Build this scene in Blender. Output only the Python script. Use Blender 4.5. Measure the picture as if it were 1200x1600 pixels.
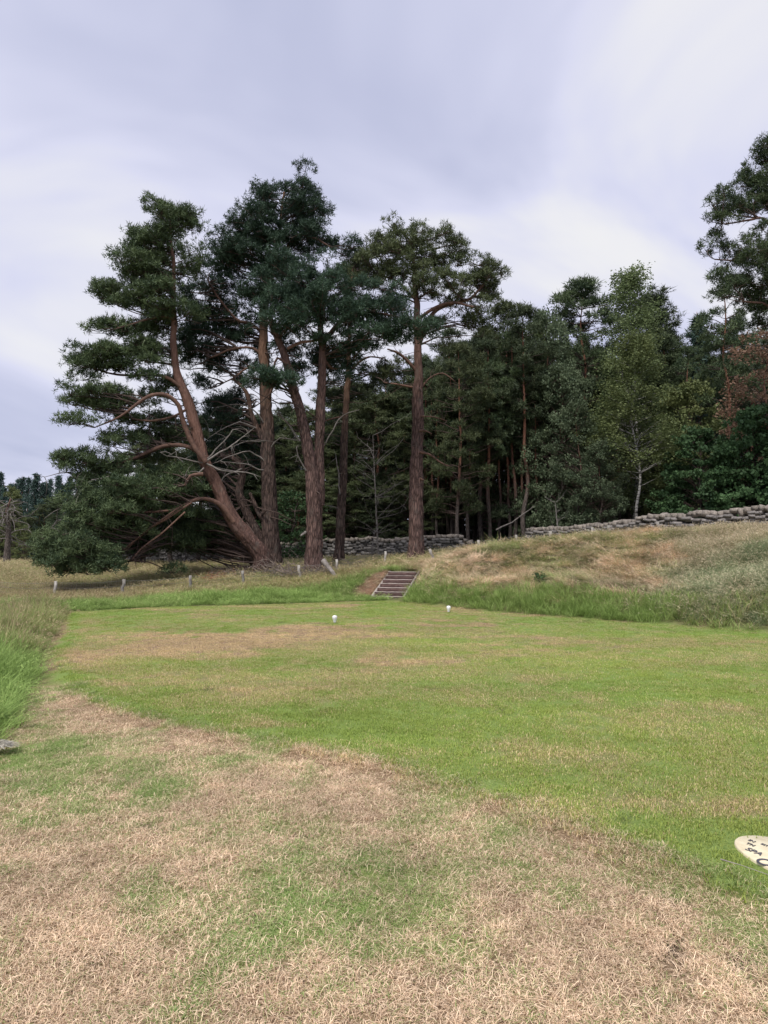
import bpy, math, random
import numpy as np
from mathutils import Vector

# ------------------------------------------------------------------ camera, world, sun, exposure
sc = bpy.context.scene
for o in list(bpy.data.objects):
    bpy.data.objects.remove(o)
C = sc.collection
F = 1067.0
EYE = 1.6
PITCH = math.atan(60 / F)
cam_d = bpy.data.cameras.new('camera')
cam_d.sensor_fit = 'VERTICAL'; cam_d.sensor_height = 36.0; cam_d.lens = 36.0 * F / 1600.0
cam_d.clip_start = 0.05; cam_d.clip_end = 3000
cam = bpy.data.objects.new('camera', cam_d); C.objects.link(cam)
cam.location = (0, 0, EYE); cam.rotation_euler = (math.pi / 2 + PITCH, 0, 0)
sc.camera = cam

SUN_EL, SUN_AZ = math.radians(58), math.radians(205)    # azimuth clockwise from +Y: behind the camera, to the left
world = bpy.data.worlds.new('World'); sc.world = world; world.use_nodes = True
wn, wl = world.node_tree.nodes, world.node_tree.links
wn.clear()
wout = wn.new('ShaderNodeOutputWorld')
sky = wn.new('ShaderNodeTexSky'); sky.sky_type = 'NISHITA'; sky.sun_disc = False
sky.sun_elevation = SUN_EL; sky.sun_rotation = SUN_AZ
bg1 = wn.new('ShaderNodeBackground'); bg1.inputs['Strength'].default_value = 0.05
wl.new(sky.outputs[0], bg1.inputs['Color'])
bg2 = wn.new('ShaderNodeBackground'); bg2.inputs['Strength'].default_value = 0.385
tc = wn.new('ShaderNodeTexCoord')
# project the view direction on to a cloud deck: xy / (z + k)
sep = wn.new('ShaderNodeSeparateXYZ'); wl.new(tc.outputs['Generated'], sep.inputs[0])
az = wn.new('ShaderNodeMath'); az.operation = 'ABSOLUTE'; wl.new(sep.outputs['Z'], az.inputs[0])
ad = wn.new('ShaderNodeMath'); ad.operation = 'ADD'; ad.inputs[1].default_value = 0.45; wl.new(az.outputs[0], ad.inputs[0])
dx = wn.new('ShaderNodeMath'); dx.operation = 'DIVIDE'; wl.new(sep.outputs['X'], dx.inputs[0]); wl.new(ad.outputs[0], dx.inputs[1])
dy = wn.new('ShaderNodeMath'); dy.operation = 'DIVIDE'; wl.new(sep.outputs['Y'], dy.inputs[0]); wl.new(ad.outputs[0], dy.inputs[1])
cmb = wn.new('ShaderNodeCombineXYZ'); wl.new(dx.outputs[0], cmb.inputs[0]); wl.new(dy.outputs[0], cmb.inputs[1])
mp = wn.new('ShaderNodeMapping'); mp.inputs['Location'].default_value = (7.3, 0.6, 0.7); mp.inputs['Scale'].default_value = (0.95, 1.0, 1)
wl.new(cmb.outputs[0], mp.inputs[0])
nz = wn.new('ShaderNodeTexNoise'); nz.inputs['Scale'].default_value = 1.5; nz.inputs['Detail'].default_value = 4.5
nz.inputs['Roughness'].default_value = 0.5; nz.inputs['Distortion'].default_value = 0.9
wl.new(mp.outputs[0], nz.inputs['Vector'])
cr = wn.new('ShaderNodeValToRGB'); cr.color_ramp.interpolation = 'B_SPLINE'
e = cr.color_ramp.elements
e[0].position = 0.30; e[0].color = (0.50, 0.535, 0.74, 1)
e[1].position = 0.66; e[1].color = (1.02, 1.01, 1.17, 1)
m1 = cr.color_ramp.elements.new(0.5); m1.color = (0.74, 0.76, 0.96, 1)
wl.new(nz.outputs['Fac'], cr.inputs[0])
wl.new(cr.outputs[0], bg2.inputs['Color'])
mx = wn.new('ShaderNodeMixShader'); mx.inputs[0].default_value = 0.93
wl.new(bg1.outputs[0], mx.inputs[1]); wl.new(bg2.outputs[0], mx.inputs[2]); wl.new(mx.outputs[0], wout.inputs[0])

sl = bpy.data.lights.new('sun', 'SUN'); sl.energy = 1.5; sl.angle = math.radians(16); sl.color = (1.0, 0.96, 0.9)
so = bpy.data.objects.new('sun', sl); C.objects.link(so)
sd = Vector((math.sin(SUN_AZ) * math.cos(SUN_EL), math.cos(SUN_AZ) * math.cos(SUN_EL), math.sin(SUN_EL)))
so.rotation_euler = sd.to_track_quat('Z', 'Y').to_euler()
so.location = (0, -10, 40)

sc.view_settings.view_transform = 'Standard'; sc.view_settings.look = 'None'
sc.view_settings.gamma = 1.0; sc.view_settings.use_curve_mapping = False
sc.view_settings.exposure = 1.27
sc.render.engine = 'CYCLES'
sc.cycles.max_bounces = 6; sc.cycles.diffuse_bounces = 3; sc.cycles.transparent_max_bounces = 4
sc.cycles.use_denoising = True

rng = np.random.default_rng(7)
random.seed(7)

# ------------------------------------------------------------------ helpers
def p2w(px, py, depth):
    """point seen at pixel (px, py) of the 1200x1600 photograph, at distance depth along +Y"""
    xn, yn = (px - 600) / F, (800 - py) / F
    c, s = math.cos(PITCH), math.sin(PITCH)
    d = np.array([xn, c - yn * s, s + yn * c])
    return np.array([0, 0, EYE]) + d * (depth / d[1])

def w2p(x, y, z):
    c, s = math.cos(PITCH), math.sin(PITCH)
    zz = z - EYE
    fw = y * c + zz * s; up = -y * s + zz * c
    fw = np.maximum(fw, 1e-3)
    return 600 + F * x / fw, 800 - F * up / fw

def gnd(px, py):                      # on the plane z = 0
    t = (py - 860.0)
    d = EYE * F / max(t, 1.0)
    for _ in range(3):
        p = p2w(px, py, d); d *= EYE / (EYE - p[2])
    p = p2w(px, py, d)
    return p[0], p[1]

def hashgrid(ix, iy, seed):
    h = (ix.astype(np.int64) * 374761393 + iy.astype(np.int64) * 668265263 + seed * 974634777) & 0x7fffffff
    h = ((h ^ (h >> 13)) * 1274126177) & 0x7fffffff
    return ((h ^ (h >> 16)) & 0xffff) / 65535.0

def vnoise(x, y, seed=0):
    ix, iy = np.floor(x), np.floor(y)
    fx, fy = x - ix, y - iy
    fx = fx * fx * (3 - 2 * fx); fy = fy * fy * (3 - 2 * fy)
    a = hashgrid(ix, iy, seed); b = hashgrid(ix + 1, iy, seed)
    c = hashgrid(ix, iy + 1, seed); d = hashgrid(ix + 1, iy + 1, seed)
    return (a * (1 - fx) + b * fx) * (1 - fy) + (c * (1 - fx) + d * fx) * fy

def fbm(x, y, scale, seed=0, octv=4, rough=0.55):
    s = 0; a = 1; t = 0
    for k in range(octv):
        s = s + a * vnoise(x * scale + 17.3 * k, y * scale - 9.1 * k, seed + k)
        t += a; a *= rough; scale *= 2.03
    return s / t

def sstep(a, b, x):
    t = np.clip((x - a) / (b - a), 0, 1)
    return t * t * (3 - 2 * t)

def mesh_np(name, V, Fc, mat=None, attrs=None, smooth=False):
    """V (n,3); Fc (m,3) or (m,4) int array; attrs: {name: (n,) float}"""
    V = np.asarray(V, np.float32); Fc = np.asarray(Fc, np.int32)
    me = bpy.data.meshes.new(name)
    me.vertices.add(len(V)); me.vertices.foreach_set('co', V.ravel())
    k = Fc.shape[1] if len(Fc) else 3
    if len(Fc):
        me.loops.add(Fc.size); me.loops.foreach_set('vertex_index', Fc.ravel())
        me.polygons.add(len(Fc))
        me.polygons.foreach_set('loop_start', np.arange(0, Fc.size, k, dtype=np.int32))
        me.polygons.foreach_set('loop_total', np.full(len(Fc), k, np.int32))
    if attrs:
        for an, av in attrs.items():
            av = np.asarray(av)
            if av.ndim == 1 and av.dtype.kind == 'i':
                at = me.attributes.new(an, 'INT', 'POINT'); at.data.foreach_set('value', av.astype(np.int32))
            elif av.ndim == 1:
                at = me.attributes.new(an, 'FLOAT', 'POINT'); at.data.foreach_set('value', av.astype(np.float32))
            else:
                at = me.attributes.new(an, 'FLOAT_VECTOR', 'POINT'); at.data.foreach_set('vector', av.astype(np.float32).ravel())
    me.update(calc_edges=True)
    if smooth and len(Fc):
        me.polygons.foreach_set('use_smooth', np.ones(len(Fc), bool))
    if mat: me.materials.append(mat)
    return me

class Bag:                            # gathers geometry (quads stored as tris) for one mesh
    def __init__(s): s.V = []; s.T = []; s.A = []; s.n = 0
    def add(s, V, T, a=0.5):
        V = np.asarray(V, float); T = np.asarray(T, int)
        if T.shape[1] == 4:
            T = np.concatenate([T[:, [0, 1, 2]], T[:, [0, 2, 3]]])
        s.V.append(V); s.T.append(T + s.n); s.n += len(V)
        s.A.append(np.full(len(V), a) if np.isscalar(a) else np.asarray(a))
    def mesh(s, name, mat, smooth=False):
        return mesh_np(name, np.concatenate(s.V), np.concatenate(s.T), mat, {'tint': np.concatenate(s.A)}, smooth)

def obj(name, me, parent=None, loc=None, rot=None, scale=None):
    o = bpy.data.objects.new(name, me); C.objects.link(o)
    if parent is not None: o.parent = parent
    if loc is not None: o.location = loc
    if rot is not None: o.rotation_euler = rot
    if scale is not None: o.scale = scale
    return o

def tag(o, label=None, cat=None, group=None, kind=None):
    if label: o['label'] = label
    if cat: o['category'] = cat
    if group: o['group'] = group
    if kind: o['kind'] = kind
    return o

def thing(name, label, cat, loc=(0, 0, 0), rz=0, group=None, scale=None):
    if scale is not None and np.isscalar(scale): scale = (scale,) * 3
    o = obj(name, None, None, loc, (0, 0, rz), scale)
    o.empty_display_size = 0.3
    return tag(o, label, cat, group)

def copy_thing(root, loc, rz=0, scale=None, label=None, group=None):
    r = root.copy(); C.objects.link(r)
    r.location = loc; r.rotation_euler = (0, 0, rz)
    if scale is not None: r.scale = scale
    if label: r['label'] = label
    if group: r['group'] = group
    elif 'group' in r.keys(): del r['group']
    for ch in root.children:
        c = ch.copy(); C.objects.link(c); c.parent = r
    return r

def smooth_path(P, R, step):
    """Catmull-Rom resample of points P with radii R"""
    P = np.asarray(P, float); R = np.asarray(R, float)
    Q = np.vstack([2 * P[0] - P[1], P, 2 * P[-1] - P[-2]])
    out, rr = [], []
    for i in range(len(P) - 1):
        p0, p1, p2, p3 = Q[i], Q[i + 1], Q[i + 2], Q[i + 3]
        n = max(1, int(np.linalg.norm(p2 - p1) / step))
        for k in range(n):
            t = k / n
            out.append(0.5 * ((2 * p1) + (-p0 + p2) * t + (2 * p0 - 5 * p1 + 4 * p2 - p3) * t * t + (-p0 + 3 * p1 - 3 * p2 + p3) * t ** 3))
            rr.append(R[i] * (1 - t) + R[i + 1] * t)
    out.append(P[-1]); rr.append(R[-1])
    return np.array(out), np.array(rr)

def tube(P, R, sides=8, rough=0.0, seed=0, cap=True):
    """tapered tube; rough > 0 cuts vertical bark fissures into it"""
    P = np.asarray(P, float); R = np.asarray(R, float); n = len(P)
    T = np.gradient(P, axis=0); T /= np.linalg.norm(T, axis=1)[:, None] + 1e-9
    ref = np.array([1.0, 0.12, 0.05]) if abs(T[0][0]) < 0.8 else np.array([0, 1.0, 0.1])
    N1 = ref - (T @ ref)[:, None] * T; N1 /= np.linalg.norm(N1, axis=1)[:, None] + 1e-9
    N2 = np.cross(T, N1)
    a = np.linspace(0, 2 * np.pi, sides, endpoint=False)
    rad = np.repeat(R[:, None], sides, 1)
    if rough > 0:
        L = np.concatenate([[0], np.cumsum(np.linalg.norm(np.diff(P, axis=0), axis=1))])
        A, LL = np.meshgrid(a, L)
        wob = fbm(np.cos(A) * 1.5 + 5 + LL * 0.5, np.sin(A) * 1.5 + 9, 1.2, seed, 2) - 0.5
        f = vnoise(A * sides / 7.0 + wob * 3, LL * 1.6 + wob, seed + 5)
        f2 = vnoise(A * sides / 3.2, LL * 3.1, seed + 8)
        f[:, -1] = f[:, 0]
        rad = rad * (1 + rough * (np.abs(f * 2 - 1) * 1.3 - 0.6) + rough * 0.5 * (f2 - 0.5) + wob * 0.16)
    V = P[:, None, :] + rad[:, :, None] * (np.cos(a)[None, :, None] * N1[:, None, :] + np.sin(a)[None, :, None] * N2[:, None, :])
    V = V.reshape(-1, 3)
    i = np.arange(n - 1)[:, None]; j = np.arange(sides)[None, :]; j2 = (j + 1) % sides
    Fq = np.stack([i * sides + j, i * sides + j2, (i + 1) * sides + j2, (i + 1) * sides + j], -1).reshape(-1, 4)
    if cap:
        k = len(V); V = np.vstack([V, P[-1] + T[-1] * R[-1] * 0.7])
        jj = np.arange(sides); b = (n - 1) * sides
        capF = np.stack([b + jj, b + (jj + 1) % sides, np.full(sides, k), np.full(sides, k)], -1)
        T3 = np.concatenate([Fq[:, [0, 1, 2]], Fq[:, [0, 2, 3]], capF[:, :3]])
        return V, T3
    return V, Fq

# ------------------------------------------------------------------ materials
def mat_new(name):
    m = bpy.data.materials.new(name); m.use_nodes = True
    n, l = m.node_tree.nodes, m.node_tree.links
    b = n['Principled BSDF']; b.inputs['Roughness'].default_value = 0.85
    b.inputs['Specular IOR Level'].default_value = 0.25
    return m, n, l, b

def ramp(n, stops):
    r = n.new('ShaderNodeValToRGB')
    r.color_ramp.elements[0].position = stops[0][0]; r.color_ramp.elements[0].color = (*stops[0][1], 1)
    r.color_ramp.elements[1].position = stops[-1][0]; r.color_ramp.elements[1].color = (*stops[-1][1], 1)
    for p, c in stops[1:-1]:
        x = r.color_ramp.elements.new(p); x.color = (*c, 1)
    return r

def bump(n, l, b, h, strength, dist):
    bp = n.new('ShaderNodeBump'); bp.inputs['Strength'].default_value = strength; bp.inputs['Distance'].default_value = dist
    l.new(h, bp.inputs['Height']); l.new(bp.outputs[0], b.inputs['Normal'])

def mapped(n, l, scale, loc=(0, 0, 0)):
    t = n.new('ShaderNodeTexCoord'); m = n.new('ShaderNodeMapping')
    m.inputs['Scale'].default_value = scale; m.inputs['Location'].default_value = loc
    l.new(t.outputs['Object'], m.inputs[0]); return m.outputs[0]

def noise(n, l, vec, scale, detail=5, rough=0.6):
    t = n.new('ShaderNodeTexNoise'); t.inputs['Scale'].default_value = scale
    t.inputs['Detail'].default_value = detail; t.inputs['Roughness'].default_value = rough
    l.new(vec, t.inputs['Vector']); return t.outputs['Fac']

def bark_material(name, dark, mid, light, upper, z0, z1, fiss=1.0):
    """plated bark: vertical fissures, colour going over to the papery upper bark between heights z0 and z1"""
    m, n, l, b = mat_new(name)
    v = mapped(n, l, (13 * fiss, 13 * fiss, 2.1 * fiss))
    vo = n.new('ShaderNodeTexVoronoi'); vo.feature = 'DISTANCE_TO_EDGE'; vo.inputs['Scale'].default_value = 1.0
    vn = noise(n, l, v, 0.8, 3)
    mixv = n.new('ShaderNodeVectorMath'); mixv.operation = 'ADD'
    l.new(v, mixv.inputs[0]); sc3 = n.new('ShaderNodeVectorMath'); sc3.operation = 'SCALE'; sc3.inputs['Scale'].default_value = 1.6
    cx = n.new('ShaderNodeCombineXYZ'); l.new(vn, cx.inputs[0]); l.new(vn, cx.inputs[1]); l.new(vn, cx.inputs[2])
    l.new(cx.outputs[0], sc3.inputs[0]); l.new(sc3.outputs[0], mixv.inputs[1]); l.new(mixv.outputs[0], vo.inputs['Vector'])
    r1 = ramp(n, [(0.0, dark), (0.12, mid), (0.5, light)])
    l.new(vo.outputs['Distance'], r1.inputs[0])
    v2 = mapped(n, l, (3, 3, 1)); n2 = noise(n, l, v2, 2.5, 6, 0.7)
    r2 = ramp(n, [(0.3, tuple(c * 0.72 for c in upper)), (0.7, tuple(min(1, c * 1.25) for c in upper))]); l.new(n2, r2.inputs[0])
    t = n.new('ShaderNodeTexCoord'); s = n.new('ShaderNodeSeparateXYZ'); l.new(t.outputs['Object'], s.inputs[0])
    mr = n.new('ShaderNodeMapRange'); mr.inputs['From Min'].default_value = z0; mr.inputs['From Max'].default_value = z1
    ad = n.new('ShaderNodeMath'); ad.operation = 'MULTIPLY_ADD'; ad.inputs[1].default_value = (z1 - z0) * 1.2; l.new(n2, ad.inputs[0]); l.new(s.outputs['Z'], ad.inputs[2])
    l.new(ad.outputs[0], mr.inputs['Value'])
    mc = n.new('ShaderNodeMix'); mc.data_type = 'RGBA'
    l.new(mr.outputs[0], mc.inputs[0]); l.new(r1.outputs[0], mc.inputs[6]); l.new(r2.outputs[0], mc.inputs[7])
    # grey lichen blotches
    n3 = noise(n, l, mapped(n, l, (1.4, 1.4, 1.0), (3, 1, 2)), 2.2, 5, 0.65)
    r3 = ramp(n, [(0.55, (0, 0, 0)), (0.72, (0.45, 0.45, 0.45))]); l.new(n3, r3.inputs[0])
    ml = n.new('ShaderNodeMix'); ml.data_type = 'RGBA'; l.new(r3.outputs[0], ml.inputs[0]); l.new(mc.outputs[2], ml.inputs[6]); ml.inputs[7].default_value = (0.125, 0.115, 0.10, 1)
    l.new(ml.outputs[2], b.inputs['Base Color'])
    bump(n, l, b, vo.outputs['Distance'], 0.8, 0.05)
    return m

def leaf_material(name, c0, c1, transl=0.25, attr='tint', brown=None):
    m, n, l, b = mat_new(name)
    at = n.new('ShaderNodeAttribute'); at.attribute_name = attr
    stops = [(0.0, c0), (0.85, c1), (1.0, brown or c1)]
    r = ramp(n, stops); l.new(at.outputs['Fac'], r.inputs[0])
    oi = n.new('ShaderNodeObjectInfo')
    hs = n.new('ShaderNodeHueSaturation')
    mr = n.new('ShaderNodeMapRange'); mr.inputs['To Min'].default_value = 0.8; mr.inputs['To Max'].default_value = 1.2
    l.new(oi.outputs['Random'], mr.inputs['Value']); l.new(mr.outputs[0], hs.inputs['Value']); l.new(r.outputs[0], hs.inputs['Color'])
    l.new(hs.outputs[0], b.inputs['Base Color']); b.inputs['Roughness'].default_value = 0.6
    tr = n.new('ShaderNodeBsdfTranslucent'); l.new(hs.outputs[0], tr.inputs[0])
    mx = n.new('ShaderNodeMixShader'); mx.inputs[0].default_value = transl
    out = n['Material Output']; l.new(b.outputs[0], mx.inputs[1]); l.new(tr.outputs[0], mx.inputs[2]); l.new(mx.outputs[0], out.inputs[0])
    return m

def grass_material(name, greens, straws, transl=0.3, mixk=0.55):
    """instance attribute gv = (dryness, brightness, yellowness); blade attribute tint"""
    m, n, l, b = mat_new(name)
    gi = n.new('ShaderNodeAttribute'); gi.attribute_name = 'gv'; gi.attribute_type = 'INSTANCER'
    bt = n.new('ShaderNodeAttribute'); bt.attribute_name = 'tint'
    s = n.new('ShaderNodeSeparateXYZ'); l.new(gi.outputs['Vector'], s.inputs[0])
    # blade is dry when dryness + (tint - 0.5) * mixk > 0.5, softly
    a1 = n.new('ShaderNodeMath'); a1.operation = 'MULTIPLY_ADD'; a1.inputs[1].default_value = mixk; l.new(bt.outputs['Fac'], a1.inputs[0]); l.new(s.outputs['X'], a1.inputs[2])
    a2 = n.new('ShaderNodeMapRange'); a2.inputs['From Min'].default_value = 0.38 + mixk / 2; a2.inputs['From Max'].default_value = 0.62 + mixk / 2
    l.new(a1.outputs[0], a2.inputs['Value'])
    fr = n.new('ShaderNodeMath'); fr.operation = 'MULTIPLY'; fr.inputs[1].default_value = 7.13; l.new(bt.outputs['Fac'], fr.inputs[0])
    f2 = n.new('ShaderNodeMath'); f2.operation = 'FRACT'; l.new(fr.outputs[0], f2.inputs[0])
    g = ramp(n, [(0, greens[0]), (1, greens[1])]); l.new(f2.outputs[0], g.inputs[0])
    gy = n.new('ShaderNodeMix'); gy.data_type = 'RGBA'; l.new(s.outputs['Z'], gy.inputs[0]); l.new(g.outputs[0], gy.inputs[6]); gy.inputs[7].default_value = (*greens[2], 1)
    d = ramp(n, [(0, straws[0]), (1, straws[1])]); l.new(f2.outputs[0], d.inputs[0])
    mc = n.new('ShaderNodeMix'); mc.data_type = 'RGBA'; l.new(a2.outputs[0], mc.inputs[0]); l.new(gy.outputs[2], mc.inputs[6]); l.new(d.outputs[0], mc.inputs[7])
    hs = n.new('ShaderNodeHueSaturation'); l.new(s.outputs['Y'], hs.inputs['Value']); l.new(mc.outputs[2], hs.inputs['Color'])
    l.new(hs.outputs[0], b.inputs['Base Color']); b.inputs['Roughness'].default_value = 0.7
    tr = n.new('ShaderNodeBsdfTranslucent'); l.new(hs.outputs[0], tr.inputs[0])
    mx = n.new('ShaderNodeMixShader'); mx.inputs[0].default_value = transl
    out = n['Material Output']; l.new(b.outputs[0], mx.inputs[1]); l.new(tr.outputs[0], mx.inputs[2]); l.new(mx.outputs[0], out.inputs[0])
    return m

def plain(name, c0, c1, scale=8, rough=0.85, bs=0.4, stretch=(1, 1, 1)):
    m, n, l, b = mat_new(name)
    f = noise(n, l, mapped(n, l, tuple(scale * s for s in stretch)), 1.0, 6, 0.65)
    r = ramp(n, [(0.3, c0), (0.7, c1)]); l.new(f, r.inputs[0])
    oi = n.new('ShaderNodeObjectInfo'); hs = n.new('ShaderNodeHueSaturation')
    mr = n.new('ShaderNodeMapRange'); mr.inputs['To Min'].default_value = 0.72; mr.inputs['To Max'].default_value = 1.25
    l.new(oi.outputs['Random'], mr.inputs['Value']); l.new(mr.outputs[0], hs.inputs['Value']); l.new(r.outputs[0], hs.inputs['Color'])
    l.new(hs.outputs[0], b.inputs['Base Color']); b.inputs['Roughness'].default_value = rough
    bump(n, l, b, f, bs, 0.02)
    return m

M_bark_old = bark_material('bark_old_pine', (0.035, 0.020, 0.016), (0.10, 0.062, 0.054), (0.25, 0.155, 0.13), (0.15, 0.085, 0.066), 9.5, 14)
M_bark_lean = bark_material('bark_leaning_pine', (0.03, 0.017, 0.014), (0.08, 0.046, 0.039), (0.17, 0.105, 0.088), (0.19, 0.105, 0.08), 3.5, 8)
M_bark_dark = bark_material('bark_dark_pine', (0.02, 0.014, 0.012), (0.075, 0.05, 0.042), (0.17, 0.115, 0.095), (0.20, 0.115, 0.075), 9, 14)
M_limb = plain('bark_limb', (0.075, 0.045, 0.037), (0.21, 0.12, 0.088), 6)
M_twig = plain('bark_twig', (0.05, 0.035, 0.03), (0.13, 0.09, 0.075), 6)
M_dead = plain('dead_wood', (0.09, 0.078, 0.07), (0.26, 0.235, 0.215), 7)
M_bark_grey = bark_material('bark_forest_pine', (0.03, 0.025, 0.022), (0.10, 0.08, 0.07), (0.20, 0.165, 0.145), (0.24, 0.11, 0.07), 7, 12)
M_birchbark, n_, l_, b_ = mat_new('birch_bark')
f_ = noise(n_, l_, mapped(n_, l_, (3, 3, 14)), 1.2, 5, 0.7)
r_ = ramp(n_, [(0.42, (0.03, 0.028, 0.026)), (0.5, (0.42, 0.40, 0.37)), (0.8, (0.62, 0.6, 0.56))]); l_.new(f_, r_.inputs[0]); l_.new(r_.outputs[0], b_.inputs['Base Color'])

M_needle_mid = leaf_material('pine_needles_mid_green', (0.028, 0.052, 0.027), (0.115, 0.155, 0.068), 0.15, brown=(0.12, 0.10, 0.05))  # pine needles: raised upper tint puts highlights of the puffs into the colour
M_needle_blue = leaf_material('pine_needles_blue_green', (0.020, 0.044, 0.029), (0.070, 0.118, 0.070), 0.15)
M_needle_olive = leaf_material('pine_needles_olive', (0.035, 0.056, 0.026), (0.13, 0.155, 0.068), 0.15, brown=(0.13, 0.09, 0.05))
M_needle_dark = leaf_material('pine_needles_dark', (0.028, 0.046, 0.025), (0.085, 0.11, 0.052), 0.12)
M_spruce = leaf_material('spruce_needles_hazed', (0.030, 0.060, 0.050), (0.075, 0.125, 0.10), 0.12)  # bluish paleness of distance haze put into the needle colour
M_birchleaf = leaf_material('birch_leaves', (0.075, 0.11, 0.045), (0.18, 0.225, 0.10), 0.3)
M_birchleaf2 = leaf_material('birch_leaves_yellowish', (0.07, 0.10, 0.036), (0.17, 0.20, 0.078), 0.3)
M_willow = leaf_material('grey_green_leaves', (0.06, 0.092, 0.05), (0.15, 0.19, 0.105), 0.3)
M_lush = leaf_material('dense_green_leaves', (0.032, 0.07, 0.03), (0.085, 0.155, 0.06), 0.3)
M_olivebroad = leaf_material('olive_leaves', (0.07, 0.10, 0.035), (0.16, 0.18, 0.07), 0.3)
M_copper = leaf_material('brown_withered_leaves', (0.10, 0.06, 0.04), (0.30, 0.19, 0.125), 0.3)

M_grass_mown = grass_material('mown_grass_blades', [(0.10, 0.225, 0.032), (0.30, 0.46, 0.095), (0.43, 0.45, 0.11)], [(0.44, 0.33, 0.16), (0.90, 0.70, 0.42)], 0.3, 0.8)
M_grass_turf = grass_material('parched_turf_blades', [(0.12, 0.21, 0.05), (0.29, 0.39, 0.13), (0.42, 0.43, 0.16)], [(0.32, 0.205, 0.125), (1.0, 0.79, 0.56)], 0.2, 1.15)
M_grass_tall = grass_material('tall_grass_blades', [(0.12, 0.23, 0.045), (0.36, 0.53, 0.15), (0.44, 0.48, 0.18)], [(0.30, 0.23, 0.12), (0.62, 0.50, 0.30)], 0.35, 0.7)
M_grass_grey = grass_material('grey_green_grass_blades', [(0.12, 0.20, 0.09), (0.34, 0.43, 0.24), (0.36, 0.38, 0.17)], [(0.33, 0.26, 0.15), (0.66, 0.55, 0.38)], 0.35, 0.7)

M_stone = plain('wall_stone', (0.065, 0.062, 0.06), (0.33, 0.30, 0.28), 9, 0.9, 0.6)
M_stone_cope = plain('coping_stone', (0.07, 0.066, 0.055), (0.40, 0.345, 0.30), 8, 0.9, 0.6)
M_core = plain('wall_core', (0.03, 0.028, 0.025), (0.07, 0.065, 0.06), 6)
M_riser = plain('dark_timber', (0.045, 0.026, 0.024), (0.14, 0.09, 0.08), 6, 0.8, 0.5, (1, 1, 6))
M_edge = plain('weathered_timber_edge', (0.28, 0.24, 0.21), (0.52, 0.46, 0.42), 8, 0.85, 0.4, (1, 3, 3))
M_tread = plain('tread_grit', (0.16, 0.115, 0.095), (0.36, 0.28, 0.24), 30, 0.95, 0.8)
M_post = plain('weathered_post', (0.20, 0.185, 0.165), (0.40, 0.375, 0.34), 9, 0.9, 0.4, (1, 1, 0.3))
M_wire = plain('fence_wire', (0.16, 0.16, 0.15), (0.26, 0.26, 0.25), 9, 0.6, 0.1)
M_white = plain('marker_white', (0.60, 0.60, 0.57), (0.85, 0.85, 0.86), 14, 0.45, 0.1)

# ------------------------------------------------------------------ terrain
YB = [gnd(*p) for p in [(110, 957), (250, 950), (400, 947), (500, 944), (600, 941), (650, 945), (800, 961), (1000, 975), (1200, 990)]]
YB = [(-60, 17.5), (-20, 17.5)] + YB + [(12, 8.6), (30, -6), (60, -20)]
ybx = np.array([p[0] for p in YB]); yby = np.array([p[1] for p in YB])
def yback(x): return np.interp(x, ybx, yby)
XL = [gnd(*p) for p in [(0, 1175), (38, 1140), (62, 1090), (72, 1050), (78, 1015), (100, 975), (112, 957)]]
XL = [(-3.5, -6), (-3.3, 2)] + XL + [(-8.6, 19), (-9.2, 24)]
xly = np.array([p[1] for p in XL]); xlx = np.array([p[0] for p in XL])
def xleft(y): return np.interp(y, xly, xlx)
ctrl = []
for px, py, d in [(110, 935, 24), (312, 925, 24.5), (390, 915, 26), (474, 908, 27), (530, 898, 28.5), (602, 885, 29), (675, 880, 28), (560, 903, 25),
                  (640, 891, 25.2), (670, 885, 25), (415, 895, 30), (492, 890, 28.5), (528, 881, 32), (650, 876, 31), (200, 880, 46), (350, 880, 43), (440, 880, 41),
                  (620, 873, 40), (760, 864, 38.5), (830, 853, 36), (1000, 842, 30), (1200, 830, 25), (700, 873, 24), (742, 861, 25),
                  (848, 850, 24), (930, 848, 23), (1000, 847, 22), (1100, 840, 21), (1200, 832, 20), (1400, 810, 17), (1080, 915, 17), (1200, 915, 15), (900, 905, 18.8),
                  (0, 885, 70), (-200, 885, 60), (100, 874, 140), (700, 868, 70), (1200, 850, 60), (1600, 830, 50)]:
    ctrl.append(p2w(px, py, d))
for x, y, z in [(-300, 20, 0), (-300, 400, 0), (0, 500, 2), (300, 400, 3), (300, 60, 4), (60, -20, 2), (-60, -40, 0), (-30, 20, -0.1), (-9, 19, 0.0), (0, 22, 0.05), (-4, 21, .05), (30, -10, 2.5),
                (5, 16.5, .25), (7.6, 14.2, .3), (9, 12.5, .4)]:
    ctrl.append(np.array([x, y, z], float))
ctrl = np.array(ctrl)
def tps_fit(P):
    n = len(P); d = np.linalg.norm(P[:, None, :2] - P[None, :, :2], axis=2)
    K = d; A = np.zeros((n + 3, n + 3)); A[:n, :n] = K - 0.02 * np.eye(n)
    A[:n, n] = 1; A[:n, n + 1:] = P[:, :2]; A[n, :n] = 1; A[n + 1:, :n] = P[:, :2].T
    return np.linalg.solve(A, np.concatenate([P[:, 2], [0, 0, 0]]))
TW = tps_fit(ctrl)
def tps(x, y):
    out = TW[-3] + TW[-2] * x + TW[-1] * y
    for k in range(len(ctrl)):
        out = out + TW[k] * np.sqrt((x - ctrl[k, 0]) ** 2 + (y - ctrl[k, 1]) ** 2 + 0.3)
    return out
S0 = p2w(604.5, 937, 22.15); S0[2] = 0
S1 = p2w(631.5, 893, 24.85)
SD = (S1 - S0)[:2]; SL = np.linalg.norm(SD); SD = SD / SL; SN = np.array([SD[1], -SD[0]])
SH = S1[2]; SW = 1.02
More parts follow.
